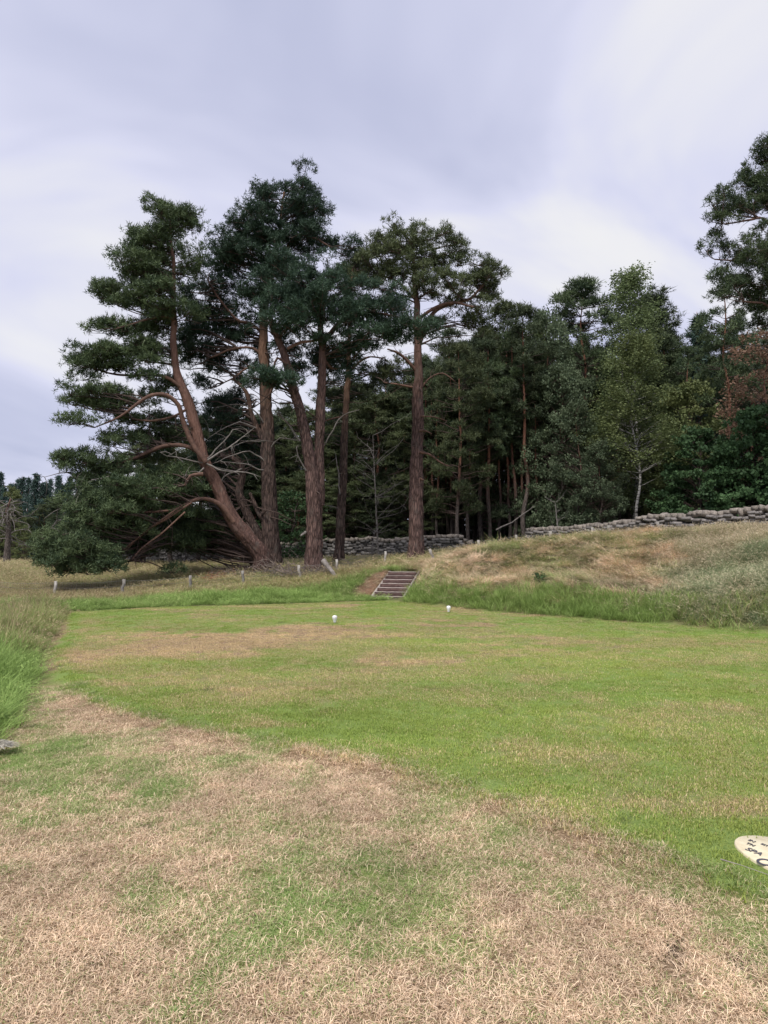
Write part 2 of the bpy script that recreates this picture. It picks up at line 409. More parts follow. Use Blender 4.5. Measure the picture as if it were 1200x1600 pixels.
TE = [gnd(*p) for p in [(112, 958), (108, 985), (90, 1015), (100, 1050), (150, 1088), (225, 1112), (300, 1130), (400, 1148), (500, 1166), (600, 1190), (700, 1216), (800, 1248), (900, 1282), (1000, 1318), (1100, 1352), (1200, 1392), (1330, 1440)]]
TE = np.array(TE + [(6, 1.5), (14, -3)])
def tee_side(x, y):
    """signed distance to the tee's mown edge, positive on the tee"""
    best = np.full(np.shape(x), 1e9); sg = np.ones(np.shape(x))
    for a, b in zip(TE[:-1], TE[1:]):
        ab = b - a; L2 = ab @ ab
        t = np.clip(((x - a[0]) * ab[0] + (y - a[1]) * ab[1]) / L2, 0, 1)
        ex, ey = x - (a[0] + t * ab[0]), y - (a[1] + t * ab[1])
        d = np.hypot(ex, ey); cr = ab[0] * ey - ab[1] * ex
        up = d < best; best = np.where(up, d, best); sg = np.where(up, np.sign(cr), sg)
    return best * sg

def stair_uv(x, y):
    u = (x - S0[0]) * SD[0] + (y - S0[1]) * SD[1]
    v = (x - S0[0]) * SN[0] + (y - S0[1]) * SN[1]
    return u, v
def terrain(x, y):
    x = np.asarray(x, float); y = np.asarray(y, float)
    db = y - yback(x)
    dl = xleft(y) - x
    h = tps(x, y)
    h = h + (fbm(x, y, 0.35, 3, 4) - 0.5) * 0.22 * sstep(1, 5, db) + (fbm(x, y, 1.5, 31, 3) - 0.5) * 0.3 * sstep(0.4, 2, db)
    z = h * sstep(-0.1, 2.2, db)
    # the ground falls away beside the tee, left of the mown edge
    z = z - 0.25 * sstep(0.3, 2.5, dl) * (1 - sstep(0, 2, db)) + (fbm(x, y, 0.9, 8, 3) - 0.5) * 0.2 * sstep(0.2, 1, dl) * (1 - sstep(0, 2, db))
    z = z + (fbm(x, y, 0.12, 5, 2) - 0.5) * 0.05 * (1 - sstep(0, 2, db))
    z = z - 0.07 * (1 - sstep(-.22, .04, tee_side(x, y))) * (1 - sstep(0, 1, db)) * (y > 1.0)
    z = z - 0.34 * sstep(2.5, 6, db) * sstep(0, 3, x) * (1 - sstep(22, 24, y))
    # bank cut for the steps
    u, v = stair_uv(x, y)
    rampz = np.clip(u / SL, 0, 1.0) * SH
    near = (1 - sstep(0.55, 1.5, np.abs(v))) * sstep(-0.5, 0.1, u) * (1 - sstep(SL + 0.1, SL + 1.2, u))
    z = z * (1 - near) + (rampz + 0.04) * near
    inside = (np.abs(v) < 0.56) & (u > -0.02) & (u < SL + 0.02)
    z = np.where(inside, np.minimum(z, rampz - 0.28), z)
    return z

def blob(px, py, cx, cy, rx, ry):
    return np.exp(-(((px - cx) / rx) ** 2 + ((py - cy) / ry) ** 2))

def dryness(x, y, z=0.0):
    """0 lush .. 1 parched; real patches of the turf, measured off the photograph"""
    px, py = w2p(x, y, np.zeros_like(x) + z)
    ts = tee_side(x, y)
    wx = x + (fbm(x, y, 1.1, 61, 3) - .5) * .9; wy = y + (fbm(x, y, 1.1, 71, 3) - .5) * .9
    n1 = fbm(wx, wy, 0.9, 11, 5, .62); n2 = fbm(wx, wy, 3.2, 22, 4, .6)
    wpx = px + (n1 - .5) * 90; wpy = py + (n2 - .5) * 40
    n3 = fbm(wx, wy, 6.5, 27, 3, .6)
    apron = 0.83 + (n1 - 0.5) * 1.15 + (n2 - 0.5) * 1.35 + (n3 - .5) * .8
    for cx, cy, rx, ry, a in [(190, 1210, 110, 50, -.45), (60, 1230, 70, 60, -.35), (450, 1290, 80, 40, -.3), (655, 1365, 70, 40, -.33), (400, 1360, 70, 40, -.18), (60, 1170, 110, 50, -.35),
                              (200, 1400, 60, 90, -.3), (560, 1420, 90, 25, -.12), (340, 1180, 60, 16, -.3), (700, 1200, 160, 25, -.12), (1010, 1350, 110, 22, -.38), (1160, 1385, 90, 25, -.4), (780, 1290, 60, 25, -.25),
                              (110, 1068, 60, 22, -.5), (40, 1120, 60, 40, -.3), (150, 1122, 50, 16, .3), (320, 1143, 60, 18, .45), (560, 1180, 170, 26, .35), (480, 1230, 150, 35, .25), (560, 1560, 500, 90, .22), (950, 1430, 230, 90, .25), (130, 1480, 160, 70, .25), (110, 1330, 60, 40, .3)]:
        apron = apron + a * blob(wpx, wpy, cx, cy, rx, ry)
    tee = 0.29 + (n1 - 0.5) * 0.85 + (n2 - 0.5) * 0.6 + .3 * sstep(.6, .75, fbm(x * .5, y, 1.8, 33, 3))
    for cx, cy, rx, ry, a in [(330, 1003, 170, 12, 1.0), (480, 990, 110, 9, .5), (260, 1018, 120, 8, .45), (100, 1022, 45, 18, .6), (150, 1030, 90, 14, .3), (420, 1085, 120, 20, .22), (700, 980, 140, 9, .3), (640, 1050, 150, 14, .15),
                              (900, 1025, 140, 14, .2), (1050, 1180, 160, 40, .08), (1000, 1075, 150, 30, -.12), (600, 1120, 200, 30, -.1), (330, 968, 160, 6, .12), (1120, 1000, 100, 8, .2), (420, 940, 30, 5, .2)]:
        tee = tee + a * blob(wpx, wpy, cx, cy, rx, ry)
    k = sstep(-0.12, 0.12, ts + (n2 - .5) * .22)
    tee = tee - .16 * (1 - sstep(.2, 1.1, ts)) * (px > 420)
    d = apron * (1 - k) + tee * k
    d = d - 0.45 * np.exp(-((ts - 0.03) / 0.13) ** 2) * (px < 420)          # greener line along the raised edge
    pld = np.hypot((x - 2.2) / .5, (y - 3.6) / .36)
    d = d - 0.9 * (1 - sstep(0.95, 1.35, pld))
    # bare worn places
    return np.clip(d, 0, 1)

def soil_spots(x, y):
    s = np.zeros_like(x)
    for (px, py, r) in [(468, 1288, .025), (1055, 1460, .05), (818, 1352, .015), (640, 1255, .012), (990, 1400, .015), (905, 1380, .01), (1180, 1526, .022), (560, 1330, .012), (740, 1410, .01), (1150, 1475, .02), (780, 1527, .02), (928, 1596, .02)]:
        gx, gy = gnd(px, py); s = np.maximum(s, 1 - sstep(r * .7, r * 1.6, np.hypot(x - gx, (y - gy) * 0.8)))
    s = np.maximum(s, .6 * sstep(.80, .86, fbm(x, y, 3.5, 88, 2)))
    return s

def axis(parts):
    out = []
    for a, b, st in parts: out += list(np.arange(a, b, st))
    return np.array(out + [parts[-1][1]])
gx = axis([(-700, -200, 50), (-200, -60, 10), (-60, -20, 1.6), (-20, -9, .35), (-9, 12, .12), (12, 20, .4), (20, 60, 2), (60, 200, 10), (200, 700, 50)])
gy = axis([(-100, -20, 10), (-20, 1, 1.2), (1, 10, .11), (10, 30, .17), (30, 50, .4), (50, 120, 2), (120, 300, 10), (300, 1500, 60)])
GX, GY = np.meshgrid(gx, gy)
GZ = terrain(GX, GY)
ny, nx = GX.shape
i, j = np.meshgrid(np.arange(ny - 1), np.arange(nx - 1), indexing='ij')
q = np.stack([i * nx + j, i * nx + j + 1, (i + 1) * nx + j + 1, (i + 1) * nx + j], -1).reshape(-1, 4)
X, Y, Z = GX.ravel(), GY.ravel(), GZ.ravel()
DB = Y - yback(X); DL = xleft(Y) - X
dr = dryness(X, Y)
ROUGH = np.clip(sstep(0.1, 0.9, DB) + sstep(0, 0.5, DL), 0, 1)
# wall line
WA = [p2w(120, 870, 47)[:2], p2w(200, 870, 46)[:2], p2w(440, 870, 41)[:2], p2w(620, 870, 40)[:2], p2w(752, 870, 38.6)[:2]]
WB = [p2w(826, 870, 36)[:2], p2w(920, 870, 33)[:2], p2w(1000, 870, 30)[:2], p2w(1100, 870, 27.3)[:2], p2w(1200, 870, 25)[:2], p2w(1330, 870, 22.5)[:2]]
WL = np.array(WA + WB)
wx_ = np.concatenate([[-700, -30], WL[:, 0], [40, 700]]); wy_ = np.concatenate([[70, 52], WL[:, 1], [5, -300]])
def ywall(x): return np.interp(x, wx_, wy_)
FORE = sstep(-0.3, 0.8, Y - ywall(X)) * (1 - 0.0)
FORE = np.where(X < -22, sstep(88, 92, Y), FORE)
gm, n, l, b = mat_new('ground_earth_and_turf')
def attr_fac(nm):
    a = n.new('ShaderNodeAttribute'); a.attribute_name = nm; return a.outputs['Fac']
v = mapped(n, l, (1, 1, 1))
nf = noise(n, l, v, 60, 6, 0.75); nm = noise(n, l, v, 9, 5, 0.65)
g1 = ramp(n, [(0.3, (0.10, 0.16, 0.035)), (0.5, (0.19, 0.26, 0.07)), (0.72, (0.27, 0.32, 0.11))]); l.new(nf, g1.inputs[0])
d1 = ramp(n, [(0.3, (0.07, 0.045, 0.028)), (0.5, (0.24, 0.165, 0.10)), (0.72, (0.60, 0.46, 0.30))]); l.new(nf, d1.inputs[0])  # dark stop paints the shadows between thatch blades into the ground
r1 = ramp(n, [(0.3, (0.05, 0.06, 0.025)), (0.7, (0.17, 0.16, 0.075))]); l.new(nm, r1.inputs[0])
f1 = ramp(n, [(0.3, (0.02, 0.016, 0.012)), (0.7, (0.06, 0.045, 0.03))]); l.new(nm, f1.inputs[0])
so1 = ramp(n, [(0.3, (0.03, 0.02, 0.016)), (0.7, (0.07, 0.05, 0.042))]); l.new(nf, so1.inputs[0])
def mixc(fac, a, c):
    m = n.new('ShaderNodeMix'); m.data_type = 'RGBA'; l.new(fac, m.inputs[0]); l.new(a, m.inputs[6]); l.new(c, m.inputs[7]); return m.outputs[2]
dn = n.new('ShaderNodeMath'); dn.operation = 'MULTIPLY_ADD'; dn.inputs[1].default_value = 0.5; l.new(nf, dn.inputs[0]); l.new(attr_fac('dry'), dn.inputs[2])
dm = n.new('ShaderNodeMapRange'); dm.inputs['From Min'].default_value = 0.45; dm.inputs['From Max'].default_value = 1.05; l.new(dn.outputs[0], dm.inputs['Value'])
c = mixc(dm.outputs[0], g1.outputs[0], d1.outputs[0])
c = mixc(attr_fac('rough'), c, r1.outputs[0])
rb1 = ramp(n, [(0.3, (0.16, 0.085, 0.05)), (0.55, (0.28, 0.17, 0.11)), (0.75, (0.42, 0.29, 0.20))]); l.new(nf, rb1.inputs[0])
c = mixc(attr_fac('bare'), c, rb1.outputs[0])
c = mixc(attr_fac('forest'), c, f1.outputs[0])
c = mixc(attr_fac('soil'), c, so1.outputs[0])
l.new(c, b.inputs['Base Color']); bump(n, l, b, nf, 0.7, 0.02)
b.inputs['Roughness'].default_value = 0.95; b.inputs['Specular IOR Level'].default_value = 0.1
su, sv = stair_uv(X, Y)
bare = (1 - sstep(0.15, 0.42, np.abs(sv + 0.85) + (fbm(X, Y, 3, 9, 3) - .5) * .3)) * sstep(-0.2, 0.1, su) * (1 - sstep(SL - .2, SL + .4, su))
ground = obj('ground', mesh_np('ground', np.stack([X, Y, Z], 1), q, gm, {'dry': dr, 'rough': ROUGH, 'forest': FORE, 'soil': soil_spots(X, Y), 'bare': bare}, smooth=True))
tag(ground, 'parched and green golf tee, rough grass and bank', kind='structure')

# ------------------------------------------------------------------ grass (geometry nodes scatter, counted as stuff)
def blades(N, rad, h0, h1, w0, w1, lean0, lean1, seg=3, curl=0.8, seed=1, head=0.0):
    """a tuft of N curved blades; returns verts, tris, tint"""
    r = np.random.default_rng(seed); V = []; T = []; A = []; k = 0
    for i in range(N):
        a = r.uniform(0, 2 * np.pi); rr = rad * math.sqrt(r.uniform()); p = np.array([rr * math.cos(a), rr * math.sin(a), -0.01])
        h = r.uniform(h0, h1); w = r.uniform(w0, w1) / 2; d = r.uniform(0, 2 * np.pi); ln = r.uniform(lean0, lean1)
        side = np.array([-math.sin(d), math.cos(d), 0]); t = r.uniform()
        turn = r.uniform(-1, 1) * curl
        pts = [p]
        for s in range(seg):
            an = ln + (s / max(1, seg - 1)) * curl * r.uniform(.3, 1.2); an = min(an, 1.9); dd = d + turn * s / seg
            p = p + np.array([math.cos(dd) * math.sin(an), math.sin(dd) * math.sin(an), math.cos(an)]) * h / seg
            if p[2] < 0.004: p[2] = 0.004 + r.uniform(0, .006)
            pts.append(p)
        n0 = k
        for s, pp in enumerate(pts[:-1]):
            ww = w * (1 - 0.25 * s / seg)
            V += [pp - side * ww, pp + side * ww]; A += [t, t]; k += 2
        V.append(pts[-1]); A.append(t); k += 1
        for s in range(seg - 1):
            b0 = n0 + 2 * s; T += [(b0, b0 + 1, b0 + 3), (b0, b0 + 3, b0 + 2)]
        b0 = n0 + 2 * (seg - 1); T.append((b0, b0 + 1, b0 + 2))
        if head > 0 and r.uniform() < head:                                  # seed head
            e0 = pts[-1]; up = (pts[-1] - pts[-2]); up = up / (np.linalg.norm(up) + 1e-9)
            for q_ in range(5):
                c0 = e0 - up * 0.018 * q_; o = r.normal(size=3) * 0.011
                V += [c0, c0 + up * .03 + o, c0 + up * .01 - o]; A += [0.97] * 3; T.append((k, k + 1, k + 2)); k += 3
    return np.array(V), np.array(T), np.array(A)

def scatter(name, protos, P, rot, scl, gv, mat, label):
    """one mesh: the tufts plus loose points; nodes put a tuft on every point"""
    Vs, Ts, As, pv, n0 = [], [], [], [], 0
    for k, (v_, t_, a_) in enumerate(protos):
        Vs.append(v_); Ts.append(t_ + n0); As.append(a_); pv.append(np.full(len(v_), k)); n0 += len(v_)
    N = len(P); K = len(protos)
    V = np.concatenate(Vs + [P]); T = np.concatenate(Ts)
    pvv = np.concatenate(pv + [np.full(N, -1)]).astype(np.int32)
    ptv = np.concatenate([np.full(n0, -1), rng.integers(0, K, N)]).astype(np.int32)
    z3 = np.zeros((n0, 3))
    me = mesh_np(name, V, T, mat, {'tint': np.concatenate(As + [np.zeros(N)]), 'pv': pvv, 'ptv': ptv,
                 'rot': np.concatenate([z3, rot]), 'scl': np.concatenate([z3 + 1, scl]), 'gv': np.concatenate([z3, gv])})
    o = obj(name, me); tag(o, label, kind='stuff')
    ng = bpy.data.node_groups.new(name, 'GeometryNodeTree')
    ng.interface.new_socket('Geometry', in_out='INPUT', socket_type='NodeSocketGeometry')
    ng.interface.new_socket('Geometry', in_out='OUTPUT', socket_type='NodeSocketGeometry')
    nn, ll = ng.nodes, ng.links
    gi = nn.new('NodeGroupInput'); go = nn.new('NodeGroupOutput'); jn = nn.new('GeometryNodeJoinGeometry')
    def na(nm, ty):
        a = nn.new('GeometryNodeInputNamedAttribute'); a.data_type = ty; a.inputs['Name'].default_value = nm; return a.outputs['Attribute']
    def eq(nm, k):
        c_ = nn.new('FunctionNodeCompare'); c_.data_type = 'INT'; c_.operation = 'EQUAL'; c_.inputs[3].default_value = k
        ll.new(na(nm, 'INT'), c_.inputs[2]); return c_.outputs[0]
    for k in range(K):
        s1 = nn.new('GeometryNodeSeparateGeometry'); s1.domain = 'POINT'; ll.new(gi.outputs[0], s1.inputs[0]); ll.new(eq('pv', k), s1.inputs[1])
        s2 = nn.new('GeometryNodeSeparateGeometry'); s2.domain = 'POINT'; ll.new(gi.outputs[0], s2.inputs[0]); ll.new(eq('ptv', k), s2.inputs[1])
        ip = nn.new('GeometryNodeInstanceOnPoints')
        ll.new(s2.outputs[0], ip.inputs['Points']); ll.new(s1.outputs[0], ip.inputs['Instance'])
        e2r = nn.new('FunctionNodeEulerToRotation'); ll.new(na('rot', 'FLOAT_VECTOR'), e2r.inputs[0]); ll.new(e2r.outputs[0], ip.inputs['Rotation'])
        ll.new(na('scl', 'FLOAT_VECTOR'), ip.inputs['Scale']); ll.new(ip.outputs[0], jn.inputs[0])
    ll.new(jn.outputs[0], go.inputs[0])
    md = o.modifiers.new('scatter', 'NODES'); md.node_group = ng
    return o

def spread(x0, x1, y0, y1, dens, fn):
    """random points kept where fn(x, y) returns a probability; culled well outside the view"""
    N = int((x1 - x0) * (y1 - y0) * dens)
    x = rng.uniform(x0, x1, N); y = rng.uniform(y0, y1, N)
    px, _ = w2p(x, y, np.zeros(N))
    k = (np.abs(x) < y * 0.62 + 1.6)
    x, y = x[k], y[k]
    p = fn(x, y); k = rng.uniform(size=len(x)) < p
    x, y = x[k], y[k]
    return np.stack([x, y, terrain(x, y)], 1)

def on_stairs(x, y, m=0.0):
    u, v = stair_uv(x, y); return (np.abs(v) < 0.54 + m) & (u > -0.05 - m) & (u < SL + 0.05 + m)
PQX, PQY, PQA, PQB = 2.165, 3.575, .38, .225
_a, _b = gnd(1164, 1325), gnd(1191, 1336); PQR = math.atan2(_b[1] - _a[1], _b[0] - _a[0])
def plaque_r(x, y):
    c_, s_ = math.cos(-PQR), math.sin(-PQR); dx_, dy_ = x - PQX, y - PQY
    return np.hypot((dx_ * c_ - dy_ * s_) / PQA, (dx_ * s_ + dy_ * c_) / PQB)
def in_plaque(x, y): return plaque_r(x, y) < 1.09
def rots(N, tilt=0.15): return np.stack([rng.normal(size=N) * tilt, rng.normal(size=N) * tilt, rng.uniform(0, 6.283, N)], 1)
def scl3(N, a, b, h=None):
    s = rng.uniform(a, b, N); z = s if h is None else s * h
    return np.stack([s, s, z], 1)
def gvec(dry, bri, yel): return np.stack([dry, np.clip(bri, 0.3, 1.6), np.clip(yel, 0, 1)], 1)

def lawnprob(x, y): return ((y - yback(x)) < 0.35) & ((xleft(y) - x) < 0.15) & ~in_plaque(x, y) & ~on_stairs(x, y)
# 1. near, parched turf: long curly blades
P = spread(-6, 7, 1.0, 8.5, 620, lambda x, y: lawnprob(x, y) * (1 - sstep(-0.1, 0.15, tee_side(x, y))) * (1 - .93 * soil_spots(x, y)) * (0.55 + .45 * (1 - sstep(4, 8, y))))
N = len(P); x, y = P[:, 0], P[:, 1]; dd = dryness(x, y)
turf = [blades(50, .06, .02, .058, .0012, .0026, 0.75, 1.55, 3, 0.7, s) for s in (1, 2, 3, 4)]
sh = fbm(x, y, 2.2, 90, 4)
scatter('parched_turf', turf, P, rots(N, .12), scl3(N, .75, 1.25, 1 + (0.5 - dd) * .4), gvec(dd + .35 * rng.normal(size=N) * .4, .80 + .6 * sh, .35 * fbm(x, y, 1.3, 55, 2)), M_grass_turf,
        'straw coloured curly dry turf with green patches in the foreground')
# 2. mown tee
P = spread(-9, 13, 2.5, 21.5, 260, lambda x, y: lawnprob(x, y) * sstep(-0.15, 0.1, tee_side(x, y)) * np.where(y < 8, 1.0, 0.75 - 0.4 * sstep(8, 16, y)))
N = len(P); x, y = P[:, 0], P[:, 1]; dd = dryness(x, y)
mown = [blades(60, .085, .012, .030, .0022, .004, 0.2, 1.3, 2, 0.6, s) for s in (11, 12, 13)]
st = fbm(x * 0.35 + y * .1, y, 1.6, 91, 4)
scatter('mown_tee_grass', mown, P, rots(N, .08), scl3(N, .8, 1.3), gvec(dd + rng.normal(size=N) * .09, .74 + .52 * st, .08 + .7 * fbm(x, y, 0.5, 77, 3)), M_grass_mown,
        'short mown green grass of the tee with yellowed streaks')
# 3. fringe and tall grass beside the tee and at the foot of the bank
def rough_near(x, y):
    db = y - yback(x); dl = xleft(y) - x
    return ((db > 0.3) | (dl > 0.05)) & ~on_stairs(x, y, .03)
tall = [blades(26, .10, .25, .5, .004, .009, 0.05, .55, 4, 1.0, s) for s in (21, 22, 23)]
fine = [blades(34, .12, .25, .5, .0025, .005, 0.05, .7, 4, 1.0, s, head=.3) for s in (31, 32, 33)]
def left_prob(x, y):
    dl = xleft(y) - x; db = y - yback(x)
    return sstep(0.0, 0.35, dl) * (db < 1.0) * rough_near(x, y)
P = spread(-16, -2.5, 1.5, 20, 95, left_prob)
N = len(P); x, y = P[:, 0], P[:, 1]; dl = xleft(y) - x
far = sstep(9.5, 13, y + (fbm(x, y, .7, 15, 2) - .5) * 3)
hh = (0.35 + 0.95 * sstep(0.1, 0.8, dl)) * (0.55 + .9 * fbm(x, y, 1.3, 41, 3))
lp = scatter('rough_grass_left', tall + fine[:1], P, rots(N, .2), scl3(N, .75, 1.15, hh), gvec(.10 + .30 * far + .3 * (fbm(x, y, .6, 43, 3) - .5), .7 + .5 * fbm(x, y, 1.1, 42, 3) - .1 * far, .2 + .3 * far), M_grass_tall,
        'tall green rough grass left of the tee')
# back strip left of steps: fresh green, then tawny beyond the fence
def back_left(x, y):
    db = y - yback(x); return (db > 0.45) & ~on_stairs(x, y, .03) & (x < 0.2 + (y - 22) * .3) & (bare_at(x, y) < .5)
def bare_at(x, y):
    u, v = stair_uv(x, y); return (1 - sstep(0.25, 0.45, np.abs(v + 0.9))) * sstep(-0.2, 0.1, u) * (1 - sstep(SL - .2, SL + .4, u))
P = spread(-17, 3, 17, 27, 55, lambda x, y: back_left(x, y))
N = len(P); x, y = P[:, 0], P[:, 1]; db = y - yback(x)
bk = sstep(2.6, 5.5, db + (fbm(x, y, .5, 44, 3) - .5) * 3)
lf = sstep(-6, -10, x)
hh = (0.28 + .3 * sstep(.5, 2.0, db) - .12 * bk) * (0.6 + .8 * fbm(x, y, .7, 45, 3))
scatter('rough_grass_back', tall + fine[:1], P, rots(N, .18), scl3(N, .9, 1.3, hh), gvec(.06 + .5 * bk + .2 * lf + .4 * (fbm(x, y, .8, 46, 3) - .5), .72 + .5 * fbm(x, y, .9, 47, 3) - .12 * lf, .25 + .3 * bk), M_grass_tall,
        'fresh green unmown grass between the tee and the pines')
P = spread(-50, 8, 26, 60, 14, lambda x, y: (y < ywall(x) + 0.0 * x) | (x < -14))
N = len(P); x, y = P[:, 0], P[:, 1]
scatter('tawny_field_grass', fine, P, rots(N, .2), scl3(N, 1.2, 2.0, (.22 + .3 * fbm(x, y, .6, 48, 3)) * (1 - .5 * (1 - sstep(1, 4, np.abs(ywall(x) - y))))), gvec(.45 + .7 * (fbm(x, y, .22, 49, 3) - .5), .62 + .45 * fbm(x, y, .5, 50, 3), .6 + 0 * x), M_grass_tall,
        'tawny ungrazed field grass under and beyond the pines')
P = spread(-80, 10, 60, 100, 3, lambda x, y: (x < -14) * 1.0)
N = len(P); x, y = P[:, 0], P[:, 1]
scatter('far_field_grass', fine, P, rots(N, .2), scl3(N, 2.5, 4.0, .2), gvec(.5 + .7 * (fbm(x, y, .12, 49, 3) - .5), .7 + .3 * fbm(x, y, .5, 50, 3), .6 + 0 * x), M_grass_tall,
        'far pale field grass in front of the spruce wood')
# bank right of steps
def bank(x, y):
    db = y - yback(x); u, v = stair_uv(x, y)
    return (db > 0.3) & ((v > 0.74) | (u > SL) & (x > 1.0)) & (y < ywall(x)) & (x > -.2)
def greyzone(x, y):
    px, py = w2p(x, y, terrain(x, y)); return sstep(1000, 1100, px + (fbm(x, y, .7, 51, 3) - .5) * 120)
P = spread(-0.2, 19, 8, 25, 70, lambda x, y: bank(x, y) * (1 - sstep(1.3, 2.2, y - yback(x) + (fbm(x, y, .9, 52, 3) - .5) * 1.4)) * (1 - .5 * greyzone(x, y)))
N = len(P); x, y = P[:, 0], P[:, 1]; db = y - yback(x)
scatter('bank_foot_grass', tall, P, rots(N, .15), scl3(N, .9, 1.2, (.55 + .5 * sstep(.4, 1.0, db)) * (.7 + .5 * fbm(x, y, .8, 53, 2))), gvec(.02 + .3 * greyzone(x, y) + .1 * sstep(6, 9, x), .8 + .35 * fbm(x, y, 1.2, 54, 3), .25 + .2 * fbm(x, y, .7, 3, 2)), M_grass_tall,
        'lush green grass fringe at the foot of the bank')
def combed(b_):
    v_, t_, a_ = b_; v_ = v_.copy(); v_[:, 0] = v_[:, 0] * .7 + np.abs(v_[:, 2]) * .8 + np.hypot(v_[:, 0], v_[:, 1]) * .35; return v_, t_, a_
flat = [combed(blades(44, .16, .15, .42, .003, .0065, .9, 1.5, 4, .5, s)) for s in (61, 62, 63)]
P = spread(0.2, 12, 14, 27, 62, lambda x, y: bank(x, y) * sstep(.9, 2.0, y - yback(x)) * (1 - greyzone(x, y)))
N = len(P); x, y = P[:, 0], P[:, 1]; nb = fbm(x, y, .9, 56, 4)
px_, py_ = w2p(x, y, terrain(x, y))
dryb = .74 - .5 * (blob(px_, py_, 830, 845, 170, 14)) + 1.5 * (nb - .5) - .25 * blob(px_, py_, 860, 880, 60, 14) + .15 * blob(px_, py_, 980, 900, 70, 30)
lump = sstep(.3, .7, fbm(x, y, 2.0, 57, 4, .65))
roz = 9 * fbm(x, y, .55, 65, 2) + rng.normal(size=N) * .45
scatter('bank_thatch', flat, P + np.stack([0 * x, 0 * x, lump * .1], 1), np.stack([rng.normal(size=N) * .25, rng.normal(size=N) * .25, roz], 1), scl3(N, .8, 1.25, .45 + .45 * lump), gvec(dryb + .12 - .3 * (1 - lump), .6 + .7 * lump, .3 + 0 * x), M_grass_turf,
        'flattened straw coloured thatch on the bank face')
P = spread(-2.5, 2, 21, 26, 160, lambda x, y: bare_at(x, y) * 1.0)
N = len(P); x, y = P[:, 0], P[:, 1]
scatter('slope_litter', [(v_ * np.array([.8, .8, .35]), t_, a_) for v_, t_, a_ in flat], P, rots(N, .3), scl3(N, .5, .8), gvec(.95 + 0 * x, .45 + .5 * rng.uniform(size=N), .5 + 0 * x), M_grass_turf,
        'rusty dead litter on the worn slope left of the timber steps')
P = spread(0.2, 13, 14, 30, 26, lambda x, y: bank(x, y) * sstep(.9, 2.0, y - yback(x)) * (1 - greyzone(x, y)) * sstep(.42, .6, fbm(x, y, .8, 58, 3) + .35 * sstep(23, 25, y)))
N = len(P); x, y = P[:, 0], P[:, 1]
scatter('bank_tufts', tall + fine, P, rots(N, .25), scl3(N, .5, .85, .36), gvec(.3 + .4 * (rng.uniform(size=N) - .5), .75 + .4 * rng.uniform(size=N), .5 + 0 * x), M_grass_tall,
        'olive grass tufts standing out of the bank thatch')
P = spread(4, 22, 7, 27, 75, lambda x, y: bank(x, y) * sstep(.5, 1.2, y - yback(x)) * greyzone(x, y))
N = len(P); x, y = P[:, 0], P[:, 1]; crest = sstep(18, 21, y)
scatter('grey_bank_grass', fine, P, rots(N, .2), scl3(N, .8, 1.3, .45 + .45 * fbm(x, y, .8, 59, 2) - .12 * crest), gvec(.18 + .25 * crest + .4 * (fbm(x, y, .8, 60, 3) - .5), .72 + .45 * fbm(x, y, 1.0, 66, 3), .2 + .5 * crest), M_grass_grey,
        'fine grey green grass on the right hand bank below the wall')
stems = [blades(12, .15, .5, .85, .002, .0035, 0.02, .3, 4, .5, s, head=.9) for s in (71, 72)]
P = spread(2, 24, 14, 27, 7, lambda x, y: bank(x, y) * sstep(17.5, 20, y + .35 * (x - 6)))
N = len(P); x, y = P[:, 0], P[:, 1]
scatter('seeding_grass', stems, P, rots(N, .12), scl3(N, .45, .75, .65), gvec(.9 + 0 * x, .8 + .4 * rng.uniform(size=N), .6 + 0 * x), M_grass_grey,
        'pale seeding grass stems along the top of the bank')
# one dark rush tuft on the right of the bank
sp = gnd(1158, 985); 
rushV, rushT, rushA = blades(120, .16, .3, .5, .004, .007, .15, 1.0, 4, .5, 5)
pr = p2w(1158, 937, 15.6)
ru = obj('rush_tuft', mesh_np('rush_tuft', rushV, rushT, leaf_material('rush_green', (0.06, 0.10, 0.03), (0.20, 0.24, 0.09), .3), {'tint': rushA}), None, (pr[0], pr[1], float(terrain(pr[0], pr[1])) + .02))
tag(ru, 'dark green rush tuft with spreading blades low on the right bank', 'plant')
th = Bag()
for k in range(9):
    a = rng.uniform(0, 6.28); r0 = rng.uniform(.0, .08)
    tip = np.array([math.cos(a) * .16, math.sin(a) * .16, rng.uniform(.2, .4)])
    v_, t_ = tube([[0, 0, -.02], tip * .5 + [0, 0, .05], tip], [.008, .006, .003], 4); th.add(v_, t_, .2)
    for q_ in range(26):
        c0 = tip * rng.uniform(.3, 1.1); o1 = rng.normal(size=3) * .04
        th.add(np.array([c0, c0 + o1, c0 + o1 * .5 + rng.normal(size=3) * .03]), np.array([[0, 1, 2]]), rng.uniform())
pw = p2w(843, 916, 19.0)
wd = obj('nettle_clump', th.mesh('nettle_clump', M_lush), None, (pw[0], pw[1], float(terrain(pw[0], pw[1]))))
tag(wd, 'small dark leafy weed growing alone in the straw of the bank', 'plant')

